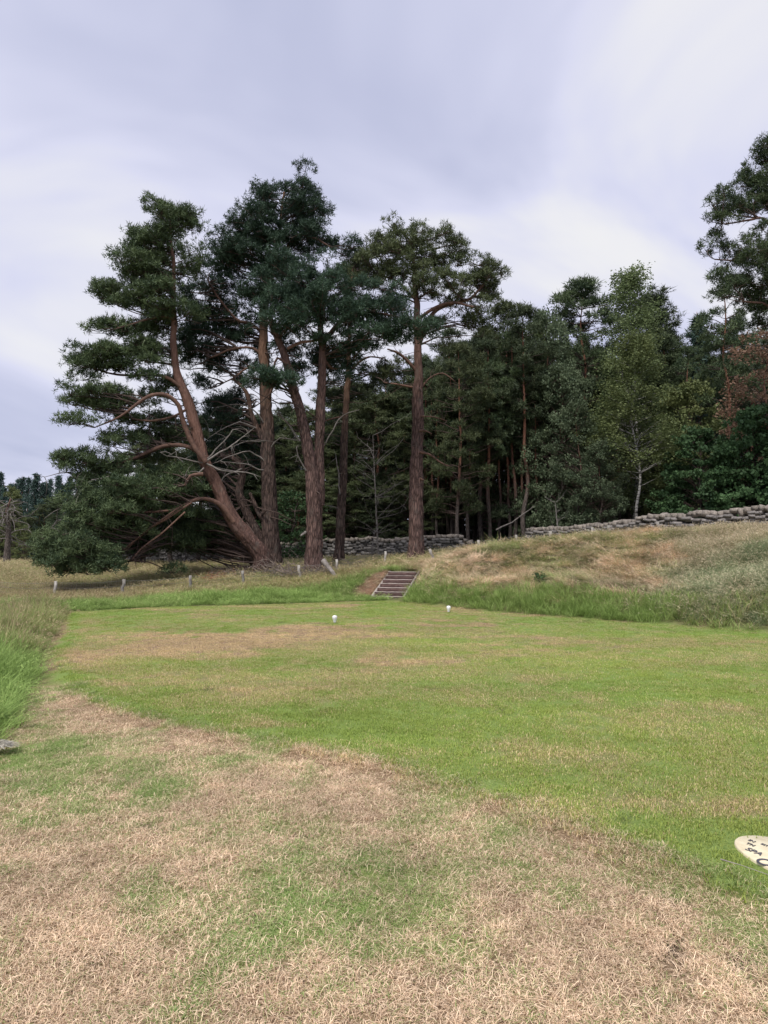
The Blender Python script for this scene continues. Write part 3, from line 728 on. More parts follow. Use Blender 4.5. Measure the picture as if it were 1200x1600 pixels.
# ------------------------------------------------------------------ drystone walls
def rock_mesh(name, seed, mat, boxy=.98):
    r = np.random.default_rng(seed); g = np.linspace(-1, 1, 3); V = []; idx = {}; Fq = []; shr = r.uniform(-1, 1, 2)
    def vid(p):
        k = tuple(np.round(p, 3))
        if k not in idx:
            q_ = np.array(p, float); s_ = q_ / np.linalg.norm(q_) * 1.25; q_ = q_ + np.array([shr[1] * q_[2] * .12, 0, 0])
            idx[k] = len(V); V.append((q_ * boxy + s_ * (1 - boxy)) * (1 + r.uniform(-.17, .17, 3)) * .5)
        return idx[k]
    for ax in range(3):
        for sg in (-1, 1):
            for a in range(2):
                for b2 in range(2):
                    quad = []
                    for (u, v) in ((a, b2), (a + 1, b2), (a + 1, b2 + 1), (a, b2 + 1)):
                        p = [0, 0, 0]; p[ax] = sg; p[(ax + 1) % 3] = g[u]; p[(ax + 2) % 3] = g[v]; quad.append(vid(p))
                    Fq.append(quad if sg > 0 else quad[::-1])
    return np.array(V), np.array(Fq)
ROCKS = [rock_mesh('stone', 100 + k, None) for k in range(18)]
stone_meshes = [mesh_np('stone', v_, f_, M_stone) for v_, f_ in ROCKS]
cope_meshes = [mesh_np('coping_stone', v_, f_, M_stone_cope) for v_, f_ in ROCKS]
def wall_frames(line, step):
    L = np.array(line); seg = np.linalg.norm(np.diff(L, axis=0), axis=1); s = np.concatenate([[0], np.cumsum(seg)])
    t = 0
    while t < s[-1]:
        w = step * rng.uniform(.7, 1.4); c_ = min(t + w / 2, s[-1]); k = min(np.searchsorted(s, c_) - 1, len(seg) - 1); k = max(k, 0)
        f = (c_ - s[k]) / seg[k]; p = L[k] * (1 - f) + L[k + 1] * f; d = (L[k + 1] - L[k]) / seg[k]
        yield p, math.atan2(d[1], d[0]), w, c_, s[-1]
        t += w
def build_wall(name, label, line, height, hfun, individual, limit_courses, cw, ch_):
    root = thing(name, label, 'stone wall', (line[0][0], line[0][1], float(terrain(line[0][0], line[0][1]))))
    off = np.array(root.location)
    bag = Bag()
    for p, ang, w, s_, tot in wall_frames(line, .26):       # coping: upright rounded stones
        base = float(terrain(p[0], p[1])); H = hfun(p, s_, tot)
        if H < 0.55: continue
        hc = rng.uniform(.85, 1.15) * .19
        o = obj('coping_stone', random.choice(cope_meshes), root, (p[0] - off[0], p[1] - off[1], base + H - hc * .45 - off[2]), (rng.normal() * .12, rng.normal() * .2, ang + rng.normal() * .12), (w * .93, .42, hc * rng.uniform(1, 1.35)))
    nc = int(height / ch_) + 2
    for k in range(nc):
        for p, ang, w, s_, tot in wall_frames(line, cw):
            base = float(terrain(p[0], p[1])); H = hfun(p, s_, tot)
            z = base - .05 + (k + .5) * ch_ + rng.normal() * .022
            if z > base + H - .2: continue
            nx_, ny_ = -math.sin(ang), math.cos(ang); sgn = -1 if ny_ > 0 else 1
            dpt = sgn * (.14 + rng.uniform(-.05, .05))
            loc = (p[0] + nx_ * dpt - off[0], p[1] + ny_ * dpt - off[1], z - off[2])
            hs = ch_ * rng.uniform(.9, 1.15)
            if individual:
                obj('stone', random.choice(stone_meshes), root, loc, (rng.normal() * .08, rng.normal() * .10, ang + rng.normal() * .08), (w * .97, .3, hs * rng.uniform(.85, 1.15)))
            else:
                v_, f_ = ROCKS[rng.integers(0, 18)]; v_ = v_ * np.array([w, .3, hs]); a = ang + rng.normal() * .05
                ca, sa = math.cos(a), math.sin(a); v_ = np.stack([v_[:, 0] * ca - v_[:, 1] * sa, v_[:, 0] * sa + v_[:, 1] * ca, v_[:, 2]], 1) + np.array(loc)
                bag.add(v_, f_, rng.uniform())
    if not individual:
        o = obj('stonework', bag.mesh('stonework', M_stone_t), root); tag(o, kind='stuff')
    # hearting behind the face stones
    Vc, Fc_ = [], []
    k = 0
    fr = list(wall_frames(line, .6))
    for p, ang, w, s_, tot in fr:
        base = float(terrain(p[0], p[1])); H = max(hfun(p, s_, tot) - .26, .03); nx_, ny_ = -math.sin(ang), math.cos(ang)
        for sg, hh_ in ((-1, -.3), (1, -.3), (1, H), (-1, H)):
            Vc.append([p[0] + nx_ * sg * .15 - off[0], p[1] + ny_ * sg * .15 - off[1], base + hh_ - off[2]])
        if k:
            a = (k - 1) * 4; b3 = k * 4
            for q_ in range(4): Fc_.append([a + q_, a + (q_ + 1) % 4, b3 + (q_ + 1) % 4, b3 + q_])
        k += 1
    obj('hearting', mesh_np('hearting', Vc, Fc_, M_core), root)
    return root
M_stone_t, n, l, b = mat_new('wall_stone_joined_shaded')
a_ = n.new('ShaderNodeAttribute'); a_.attribute_name = 'tint'
nn_ = noise(n, l, mapped(n, l, (7, 7, 7)), 1, 5, .65)
mm = n.new('ShaderNodeMath'); mm.operation = 'MULTIPLY_ADD'; mm.inputs[1].default_value = .6; l.new(a_.outputs['Fac'], mm.inputs[0]); l.new(nn_, mm.inputs[2])
r_ = ramp(n, [(0.35, (0.04, 0.038, 0.036)), (0.75, (0.13, 0.122, 0.115)), (1.0, (0.24, 0.225, 0.21))]); l.new(mm.outputs[0], r_.inputs[0]); l.new(r_.outputs[0], b.inputs['Base Color'])  # darker than the right wall's stone: shade under the pines painted in
bump(n, l, b, nn_, .5, .02)
build_wall('drystone_wall', 'long grey drystone wall behind the tall pines, left of the collapsed gap', WA, 1.2, lambda p, s, t: 1.22 + .08 * math.sin(s * .7) - .75 * float(sstep(t - 1.6, t - .2, s)) - .35 * float(1 - sstep(0, 8, s)), False, 9, .27, .15)
build_wall('drystone_wall', 'drystone wall with rounded coping on the right, rising along the top of the bank', WB, 1.1, lambda p, s, t: .88, True, 6, .29, .13)
tum = thing('tumbled_wall_section', 'low collapsed heap of wall stones in the gap between the two walls', 'rubble', (*WA[-1], float(terrain(*WA[-1]))))
for k in range(46):
    t = rng.uniform(-.05, 1.05); p = WA[-1] * (1 - t) + WB[0] * t; p = p + rng.normal(size=2) * .22
    hz = max(0, (.45 - .5 * math.sin(math.pi * t) + .2 * rng.normal()))
    o = obj('stone', random.choice(stone_meshes), tum, (p[0] - WA[-1][0], p[1] - WA[-1][1] - .1, float(terrain(p[0], p[1])) + .08 + hz * rng.uniform(0, 1) - float(terrain(*WA[-1]))), tuple(rng.uniform(-.5, .5, 3)), tuple(rng.uniform(.22, .45, 2)) + (rng.uniform(.14, .22),))

# ------------------------------------------------------------------ timber steps
def box_v(x0, x1, y0, y1, z0, z1):
    V = [[x, y, z] for x in (x0, x1) for y in (y0, y1) for z in (z0, z1)]
    Fq = [[0, 1, 3, 2], [4, 6, 7, 5], [0, 4, 5, 1], [2, 3, 7, 6], [0, 2, 6, 4], [1, 5, 7, 3]]
    return np.array(V), np.array(Fq)
def bevel_box(name, x0, x1, y0, y1, z0, z1, mat, wob=0.004, nseg=8, seed=0):
    """long board along x with slightly worn wavy edges"""
    r = np.random.default_rng(seed); xs = np.linspace(x0, x1, nseg + 1); c_ = .006; V = []; Fq = []
    prof = [(y0 + c_, z0), (y1 - c_, z0), (y1, z0 + c_), (y1, z1 - c_), (y1 - c_, z1), (y0 + c_, z1), (y0, z1 - c_), (y0, z0 + c_)]
    for xx in xs:
        w = r.normal(size=2) * wob
        for (yy, zz) in prof: V.append([xx, yy + w[0], zz + w[1]])
    for s_ in range(nseg):
        for q_ in range(8): Fq.append([s_ * 8 + q_, s_ * 8 + (q_ + 1) % 8, (s_ + 1) * 8 + (q_ + 1) % 8, (s_ + 1) * 8 + q_])
    for b0, rev in ((0, True), (nseg * 8, False)):
        for t3 in ([0, 1, 2, 3], [0, 3, 4, 7], [4, 5, 6, 7]): Fq.append([b0 + k for k in (t3[::-1] if rev else t3)])
    return mesh_np(name, V, Fq, mat)
st = thing('timber_steps', 'seven timber steps climbing the bank between the pines and the tee', 'steps', (S0[0], S0[1], 0), math.atan2(-SN[1] * -1, SN[0]) if False else math.atan2(SN[1], SN[0]))
NS = 7; rise = SH / NS; run = SL / NS
for k in range(NS):
    y0 = k * run; z1 = (k + 1) * rise
    obj('riser', bevel_box('riser', -SW / 2, SW / 2, y0, y0 + .035, z1 - rise - .03, z1 - .014, M_riser, .004, 8, k), st)
    obj('nosing', bevel_box('nosing', -SW / 2, SW / 2, y0 - .006, y0 + .05, z1 - .013, z1 + .004, M_edge, .003, 8, 40 + k), st)
    # grit tread, uneven
    gxs = np.linspace(-SW / 2, SW / 2, 13); gys = np.linspace(y0 + .052, y0 + run - .004, 5); V = []; Fq = []
    for yy in gys:
        for xx in gxs: V.append([xx, yy, z1 - .012 + rng.normal() * .005])
    for a in range(4):
        for b2 in range(12): Fq.append([a * 13 + b2, a * 13 + b2 + 1, (a + 1) * 13 + b2 + 1, (a + 1) * 13 + b2])
    obj('tread', mesh_np('tread', V, Fq, M_tread), st)
for sgn in (-1, 1):
    x0 = sgn * (SW / 2 + .024); c_ = .02; V = []
    for yy, zz in ((-.06, -.08), (SL + .05, SH - .16), (SL + .05, SH + .03), (-.06, .09)):
        for xx in (x0 - c_, x0 + c_): V.append([xx, yy, zz])
    Fq = [[0, 2, 4, 6], [1, 7, 5, 3], [0, 1, 3, 2], [2, 3, 5, 4], [4, 5, 7, 6], [6, 7, 1, 0]]
    obj('stringer', mesh_np('stringer', V, Fq, M_edge), st)

# ------------------------------------------------------------------ fences
def post_mesh(h, r, seed):
    rr = np.random.default_rng(seed); P_ = [[rr.normal() * .006 * k, rr.normal() * .006 * k, -.3 + (h + .3) * k / 5] for k in range(6)]
    v_, t_ = tube(P_, [r * (1 + .05 * rr.normal()) for _ in range(6)], 10, 0.0, seed); v_[-1][2] = v_[-2][2]
    return mesh_np('post', v_, t_, M_post)
pm = [post_mesh(1.05, .05, k) for k in range(3)]
def fence(label, spec, mesh_rows):
    pts = [np.array([*p2w(px, 0, d)[:2], 0]) for px, d, top, lean in spec]
    z0 = [float(terrain(p[0], p[1])) for p in pts]
    root = thing('post_and_wire_fence', label, 'fence', (pts[0][0], pts[0][1], z0[0])); off = np.array([pts[0][0], pts[0][1], z0[0]])
    tops = []
    for k, ((px, d, top, lean), p) in enumerate(zip(spec, pts)):
        tz = p2w(px, top, d)[2]; h = max(.55, tz - z0[k]); s_ = h / 1.05
        obj('post', pm[k % 3], root, (p[0] - off[0], p[1] - off[1], z0[k] - off[2]), (lean * .3, lean, k), (1, 1, s_) if k % 3 else (1.15, 1.15, s_))
        tops.append(np.array([p[0], p[1], z0[k] + h]) - off)
    W = Bag()
    for fr in (.92, .62, .32):
        for a in range(len(pts) - 1):
            A = tops[a].copy(); B_ = tops[a + 1].copy(); ga = z0[a] - off[2]; gb = z0[a + 1] - off[2]
            A[2] = ga + (A[2] - ga) * fr; B_[2] = gb + (B_[2] - gb) * fr
            n_ = 8; Pp = [A * (1 - t) + B_ * t - np.array([0, 0, .05 * math.sin(math.pi * t)]) for t in np.linspace(0, 1, n_)]
            v_, t_ = tube(Pp, [.0035] * n_, 4); W.add(v_, t_)
    obj('wire', W.mesh('wire', M_wire), root)
    if mesh_rows:                                                     # stock netting uprights
        W = Bag()
        for a in range(len(pts) - 1):
            for t in np.linspace(0, 1, 30)[1:-1]:
                A = tops[a] * (1 - t) + tops[a + 1] * t; g_ = (z0[a] * (1 - t) + z0[a + 1] * t) - off[2]
                h = A[2] - g_; v_, t_ = tube([[A[0], A[1], g_ + .05], [A[0], A[1], g_ + h * .88]], [.002, .002], 3); W.add(v_, t_)
        o = obj('netting', W.mesh('netting', M_wire), root); tag(o, kind='stuff')
fence('old post and wire fence with netting below the leaning pine, left of the steps', [(-70, 24.5, 912, .02), (20, 24.3, 912, 0), (111, 24, 908, .01), (212, 24.2, 905, 0), (312, 24.4, 899, .02), (390, 25.6, 893, .03), (474, 26.8, 883, 0), (530, 28, 876, -.02), (602, 29, 867, 0)], True)
fence('line of pale fence posts climbing the bank right of the steps', [(674, 27.0, 857, -.22), (742, 27.5, 845, -.06), (797, 28.0, 843, -.08), (847, 28.0, 836, -.06), (911, 27.5, 824, 0), (935, 26.5, 822, .05), (1010, 25.8, 822, 0)], False)

# ------------------------------------------------------------------ trees
def needle_puffs(Cn, R, ns, wid, up=.5, droop=0.0, seed=0, tint0=.5):
    """brush-like puffs of needle shoots: ns thin triangles round each centre"""
    r = np.random.default_rng(seed); n = len(Cn)
    d = r.normal(size=(n, ns, 3)); d /= np.linalg.norm(d, axis=2)[:, :, None]
    d[:, :, 2] += up; d /= np.linalg.norm(d, axis=2)[:, :, None]
    d[:, :, 2] -= droop
    jit = r.normal(size=(n, ns, 3)) * (R[:, None, None] * .2)
    root = Cn[:, None, :] + jit + d * (R[:, None, None] * r.uniform(.0, .4, (n, ns, 1)))
    tip = Cn[:, None, :] + jit + d * (R[:, None, None] * r.uniform(.7, 1.35, (n, ns, 1)))
    sd_ = np.cross(d, r.normal(size=(n, ns, 3))); sd_ /= np.linalg.norm(sd_, axis=2)[:, :, None] + 1e-9
    w = sd_ * (wid * r.uniform(.6, 1.3, (n, ns, 1)))
    V = np.stack([root - w, root + w, tip], 2).reshape(-1, 3)
    T = np.arange(len(V)).reshape(-1, 3)
    tint = np.clip(np.repeat(tint0 + r.normal(size=n) * .17, ns * 3) + np.repeat(r.normal(size=n * ns) * .1, 3), 0, .84)
    return V, T, tint

def leaf_cloud(Cn, R, nl, size, flat=1.0, hang=0.0, seed=0, tint0=.5):
    r = np.random.default_rng(seed); n = len(Cn)
    d = r.normal(size=(n, nl, 3)); d /= np.linalg.norm(d, axis=2)[:, :, None]
    rad = r.uniform(.3, 1, (n, nl, 1)) ** .5
    p = Cn[:, None, :] + d * rad * R[:, None, None] * np.array([1, 1, flat])
    p[:, :, 2] -= hang * r.uniform(0, 1, (n, nl)) ** 1.5
    u = r.normal(size=(n, nl, 3)); u[:, :, 2] *= .6; u /= np.linalg.norm(u, axis=2)[:, :, None]
    w = np.cross(u, d + r.normal(size=d.shape) * .5); w /= np.linalg.norm(w, axis=2)[:, :, None] + 1e-9
    s_ = size * r.uniform(.6, 1.3, (n, nl, 1))
    V = np.stack([p - u * s_ * .5, p + w * s_ * .42, p + u * s_ * .6, p - w * s_ * .42], 2).reshape(-1, 3)
    q_ = np.arange(len(V)).reshape(-1, 4); T = np.concatenate([q_[:, [0, 1, 2]], q_[:, [0, 2, 3]]])
    tint = np.clip(np.repeat(tint0 + r.normal(size=n) * .17, nl * 4) + np.repeat(r.normal(size=n * nl) * .07, 4), 0, .84)
    return V, T, tint

def bent(A, B_, sag, r, n=5, wob=.06):
    L = np.linalg.norm(B_ - A); out = []
    o = r.normal(size=3) * wob * L
    for t in np.linspace(0, 1, n):
        out.append(A * (1 - t) + B_ * t + o * math.sin(math.pi * t) + np.array([0, 0, sag * L * math.sin(math.pi * t)]) + r.normal(size=3) * L * .012 * (0 < t < 1))
    return np.array(out)

def pads_to_tree(pads, stems, bag_br, fol, rr, puff_r=.27, ns=34, wid=.02, per=17, padr=(.85, .42), dens=2.2, branch=True, twig=True):
    """pads: list of (centre xyz, (rx, ry, rz) metres, density, tint). Fills each with small flattened pads of needle puffs
    carried by branches that grow out of the nearest stem."""
    for (c0, rad, dn, ti) in pads:
        A = rad[0] * rad[2] / (padr[0] * padr[1]); k = max(1, int(A * dens * dn + rr.uniform()))
        for _ in range(k):
            while True:
                d = rr.uniform(-1, 1, 3)
                if d @ d < 1: break
            c_ = c0 + d * rad * np.array([1.0, 1, .9])
            ps = rr.uniform(.7, 1.25)
            m = max(3, int(per * rr.uniform(.7, 1.2)))
            e = rr.normal(size=(m, 3)); e /= np.linalg.norm(e, axis=1)[:, None]; e[:, 2] = np.abs(e[:, 2]) * 1.2 - .25
            pc = c_ + e * np.array([padr[0] * ps, padr[0] * ps, padr[1] * ps]) * rr.uniform(.45, 1.05, (m, 1))
            fol.append((pc, np.full(m, puff_r) * rr.uniform(.75, 1.25, m), ti + rr.normal() * .1))
            if branch:
                S = stems[0]; best = 1e9
                for st_ in stems:
                    hd = np.hypot(st_[:, 0] - c_[0], st_[:, 1] - c_[1]); want = c_[2] - np.clip(hd * .25, 0, 2.5)
                    cost = np.abs(st_[:, 2] - want) + hd * .5; q_ = int(np.argmin(cost))
                    if cost[q_] < best: best = cost[q_]; S = st_[q_]
                L = np.linalg.norm(c_ - S); 
                if L > .4:
                    pth = bent(S, c_ - np.array([0, 0, .12]), rr.uniform(-.06, .12), rr, 6)
                    v_, t_ = tube(pth, np.linspace(.018 + .0095 * L, .012, 6), 5); bag_br.add(v_, t_)
                if twig:
                    for q_ in range(0, m, 9):
                        v_, t_ = tube(bent(c_ - np.array([0, 0, .12]), pc[q_], 0, rr, 3), [.013, .009, .005], 3, cap=False); bag_br.add(v_, t_)

def needles_mesh(fol, mat, ns, wid, seed, up=.5, droop=0):
    Cn = np.concatenate([f[0] for f in fol]); R = np.concatenate([f[1] for f in fol]); ti = np.concatenate([np.full(len(f[0]), f[2]) for f in fol])
    V, T, tn = needle_puffs(Cn, R, ns, wid, up, droop, seed)
    tn = np.clip(tn + np.repeat(ti, ns * 3), 0, .84)
    return mesh_np('crown', V, T, mat, {'tint': tn})

def stem_from_px(pts, depth, widths, ddepth=0.0, step=.14):
    """pts pixels of the photograph, widths in pixels; depth in metres may drift by ddepth"""
    n = len(pts); P_ = []; R_ = []
    for k, (p, w) in enumerate(zip(pts, widths)):
        d = depth + ddepth * k / (n - 1); P_.append(p2w(p[0], p[1], d)); R_.append(w * d / F / 2)
    return smooth_path(P_, R_, step)

def root_flare(P_, R_, amt=.35, h=1.0):
    z = P_[:, 2] - P_[0, 2]; return R_ * (1 + amt * np.exp(-z / (h * .45)))

def ell(px, py, rx, ry, depth, dn=1.0, ti=0.0, dy=None):
    c_ = p2w(px, py, depth); k = depth / F
    return (c_, np.array([rx * k, dy if dy is not None else max(1.0, rx * k * .75), ry * k]), dn, ti)

def gnarl(P_, amp, r2):
    n = len(P_); t = np.arange(n) / 9.0; o = np.stack([vnoise(t + 7 * k, 0 * t + r2.uniform(0, 50), 3) - .5 for k in range(3)], 1)
    o2 = np.stack([vnoise(t * 2.7 + 7 * k, 0 * t + r2.uniform(0, 50), 5) - .5 for k in range(3)], 1)
    return P_ + (o * 2 + o2) * amp * np.linspace(.2, 1, n)[:, None]

def hero(name, label, base_px, depth, stems, limbs, ells, bark, needle, seed, ns=18, wid=.0165, puff_r=.18, limb_mat=None, dens=4.5, dead=(), nop=1, padr=(.52, .46), per=26):
    rr = np.random.default_rng(seed)
    b0 = p2w(base_px[0], base_px[1], depth); b0[2] = float(terrain(b0[0], b0[1])) - .15
    root = thing(name, label, 'pine tree', tuple(b0))
    SP = []
    for k, (pts, wd_, dd_, nm_) in enumerate(stems):
        P_, R_ = stem_from_px(pts, depth, wd_, dd_, .09)
        P_ = gnarl(P_, .05, rr)
        if k < nop:
            P_[0, 2] = min(P_[0, 2], b0[2]); R_ = root_flare(P_, R_)
        rough = .17 if wd_[0] > 15 else .10
        v_, t_ = tube(P_ - b0, R_ * .86, 46 if wd_[0] > 15 else 16, rough, seed + k)
        obj(nm_, mesh_np(nm_, v_, t_, bark, None, True), root)
        SP.append(P_)
    for k, (pts, wd_, d0, d1) in enumerate(limbs):
        P_, R_ = stem_from_px(pts, depth + d0, wd_, d1, .15)
        P_ = gnarl(P_, .09, rr)
        v_, t_ = tube(P_ - b0, R_ * .85, 12, .14, seed + 50 + k); obj('limb', mesh_np('limb', v_, t_, limb_mat or M_limb, None, True), root)
        SP.append(P_)
    br = Bag(); fol = []
    for q_ in SP[len(stems):]:                                        # dead side twigs on the big limbs
        for _ in range(7):
            k = rr.integers(len(q_) // 4, len(q_)); e2 = q_[k] + rr.normal(size=3) * rr.uniform(.25, .6)
            v_, t_ = tube(bent(q_[k], e2, .04, rr, 4), [.016, .012, .008, .003], 4); br.add(v_, t_)
    for q_ in SP[:len(stems)]:                                        # stubs and thin dead boughs on the stems
        for _ in range(10):
            k = rr.integers(len(q_) // 4, len(q_)); a = rr.uniform(0, 6.283); L = rr.choice([.5, .8, 1.4, 2.2]); e2 = q_[k] + np.array([math.cos(a), math.sin(a), rr.uniform(-.3, .4)]) * L
            w0 = .03 if L > 1 else .045; v_, t_ = tube(bent(q_[k], e2, .08, rr, 6, .12), np.linspace(w0, .008, 6), 5); br.add(v_, t_)
    pads_to_tree(ells, SP, br, fol, rr, puff_r=puff_r, dens=dens, per=per, padr=padr)
    if br.V:
        br.V = [v_ - b0 for v_ in br.V]
        o = obj('branches', br.mesh('branches', M_twig, True), root); tag(o, kind='stuff')
    fol = [(f[0] - b0, f[1], f[2]) for f in fol]
    obj('crown', needles_mesh(fol, needle, ns, wid, seed), root)
    if dead:
        for pts, wd_, d0, d1 in dead:
            db_ = Bag()
            P_, R_ = stem_from_px(pts, depth + d0, wd_, d1, .25)
            P_ = P_ + rr.normal(size=P_.shape) * .02
            v_, t_ = tube(P_ - b0, R_ * .7, 6); db_.add(v_, t_)
            for _ in range(5):
                k = rr.integers(len(P_) // 3, len(P_)); L = rr.uniform(.3, .9); e2 = P_[k] + np.array([rr.normal() * .7, rr.normal() * .5, rr.normal() * .5]) * L
                v_, t_ = tube(bent(P_[k], e2, .05, rr, 4) - b0, [.014, .011, .008, .004], 4); db_.add(v_, t_)
            obj('dead_branch', db_.mesh('dead_branch', M_dead, True), root)
    return root

# --- leaning pine (orange bark), crown sweeping to the left
D1 = 29.0
A_st = ([(412, 896), (408, 868), (392, 845), (370, 820), (352, 790), (338, 757), (322, 725), (314, 700), (302, 655), (291, 620), (277, 585), (271, 540), (271, 490), (272, 440), (270, 400), (267, 365), (265, 335)],
        [32, 30, 27, 25, 23, 22, 21, 20, 18, 17, 14, 11, 10, 8, 6, 4, 2], -1.5, 'trunk')
hero('leaning_pine', 'pine leaning left with orange bark and a crown sweeping down to the field', (412, 896), D1, [A_st],
     [([(322, 722), (300, 692), (285, 655), (278, 632), (262, 618), (238, 618), (214, 632), (188, 652), (150, 668)], [10, 9, 9, 8, 8, 7, 6, 4, 2], -1.2, -1.5),
      ([(320, 715), (295, 698), (262, 695), (232, 707), (200, 722), (150, 735)], [9, 8, 8, 7, 5, 2], -1.0, -.8),
      ([(365, 815), (345, 790), (325, 781), (305, 782), (270, 795), (215, 800), (150, 800)], [11, 9, 7, 6, 5, 4, 2], -.5, -1.5),
      ([(283, 605), (262, 590), (235, 584), (190, 585), (130, 570)], [7, 6, 5, 4, 2], -1.0, -.5),
      ([(272, 500), (258, 495), (230, 500), (180, 515)], [6, 5, 4, 2], -1.2, -.8),
      ([(318, 740), (300, 742), (292, 756)], [8, 6, 4], -1.6, -.3),
      ([(290, 640), (268, 652), (235, 658), (205, 655)], [5, 5, 4, 3], -1.2, -.6),
      ([(300, 785), (260, 812), (215, 838), (190, 862), (160, 880)], [4, 4, 3, 2, 1], -1.8, -.8),
      ([(285, 790), (240, 822), (205, 848), (180, 870)], [4, 3, 3, 1], -2.0, -.6),
      ([(290, 800), (245, 840), (218, 858), (205, 872)], [3, 3, 2, 1], -2.1, -.4)],
     [ell(266, 343, 38, 34, 27.5), ell(230, 372, 40, 24, 27.5), ell(303, 398, 20, 16, 27.5, .7), ell(215, 418, 42, 20, 27.6), ell(200, 462, 52, 26, 27.6), ell(250, 470, 34, 24, 27.3), ell(245, 425, 25, 30, 28.4, .5),
      ell(176, 516, 40, 17, 27.4, .9), ell(225, 520, 30, 22, 28.3, .5), ell(150, 560, 62, 24, 27.0), ell(212, 566, 40, 26, 27.8, .8), ell(120, 592, 20, 10, 27, .5), ell(250, 605, 30, 25, 28.6, .5), ell(150, 625, 55, 24, 26.8, 1.1), ell(205, 622, 35, 20, 28, .5),
      ell(132, 664, 22, 12, 26.6, .8), ell(270, 665, 40, 32, 30.2, .55), ell(178, 690, 42, 14, 27.3, .7), ell(140, 728, 46, 26, 26.8, 1.1), ell(190, 735, 30, 14, 27.5, .6),
      ell(190, 770, 75, 22, 27.0, 1), ell(275, 760, 55, 30, 28.6, .9, .05), ell(160, 800, 70, 30, 26.6, 1.1), ell(240, 790, 60, 28, 27.6, 1, .08),
      ell(125, 852, 64, 46, 26.0, 1.2), ell(160, 885, 36, 14, 25.8, 1, -.1), ell(110, 885, 40, 16, 25.6, 1, -.1), ell(205, 830, 45, 26, 27.3, .6, .05), ell(285, 835, 58, 42, 30.2, 1.2, -.08), ell(325, 840, 38, 36, 31.5, 1.1, -.12), ell(245, 700, 50, 30, 30.5, .7, -.05), ell(340, 780, 40, 40, 32.5, .9, -.12), ell(220, 850, 40, 24, 28.5, .8, -.08), ell(265, 885, 26, 8, 28.0, .6, -.2), ell(85, 860, 25, 25, 26, .8), ell(290, 480, 14, 18, 27.5, .7), ell(238, 442, 36, 22, 27.8, .8), ell(240, 500, 34, 24, 28.2, .8), ell(245, 545, 36, 24, 28.4, .8), ell(246, 395, 30, 22, 28, .7), ell(290, 440, 16, 30, 28.8, .5), ell(190, 650, 34, 20, 28, .6), ell(240, 590, 26, 16, 27.5, .7)],
     M_bark_lean, M_needle_mid, 11, padr=(.68, .38), per=38, dead=[([(322, 722), (345, 706), (370, 690), (398, 668)], [5, 4, 3, 1], -1, .5), ([(322, 724), (350, 735), (385, 738), (408, 745)], [5, 4, 3, 1], -1, .3),
      ([(324, 716), (350, 690), (365, 672), (385, 672)], [4, 3, 3, 1], -1, 1), ([(316, 722), (290, 718), (262, 712), (250, 706)], [4, 3, 2, 1], -1, -1), ([(318, 730), (305, 745), (288, 744)], [4, 3, 2], -1.4, -.2),
      ([(140, 780), (110, 790), (85, 800), (70, 812)], [3, 3, 2, 1], -2.6, -.6), ([(130, 830), (95, 838), (70, 845)], [3, 2, 1], -2.6, -.6), ([(140, 760), (120, 742), (90, 738), (70, 745)], [3, 3, 2, 1], -2, -.6), ([(120, 800), (90, 815), (72, 835)], [3, 2, 1], -2.5, -.8),
      ([(170, 745), (145, 750), (118, 762)], [3, 3, 1], -2.6, -.5)])
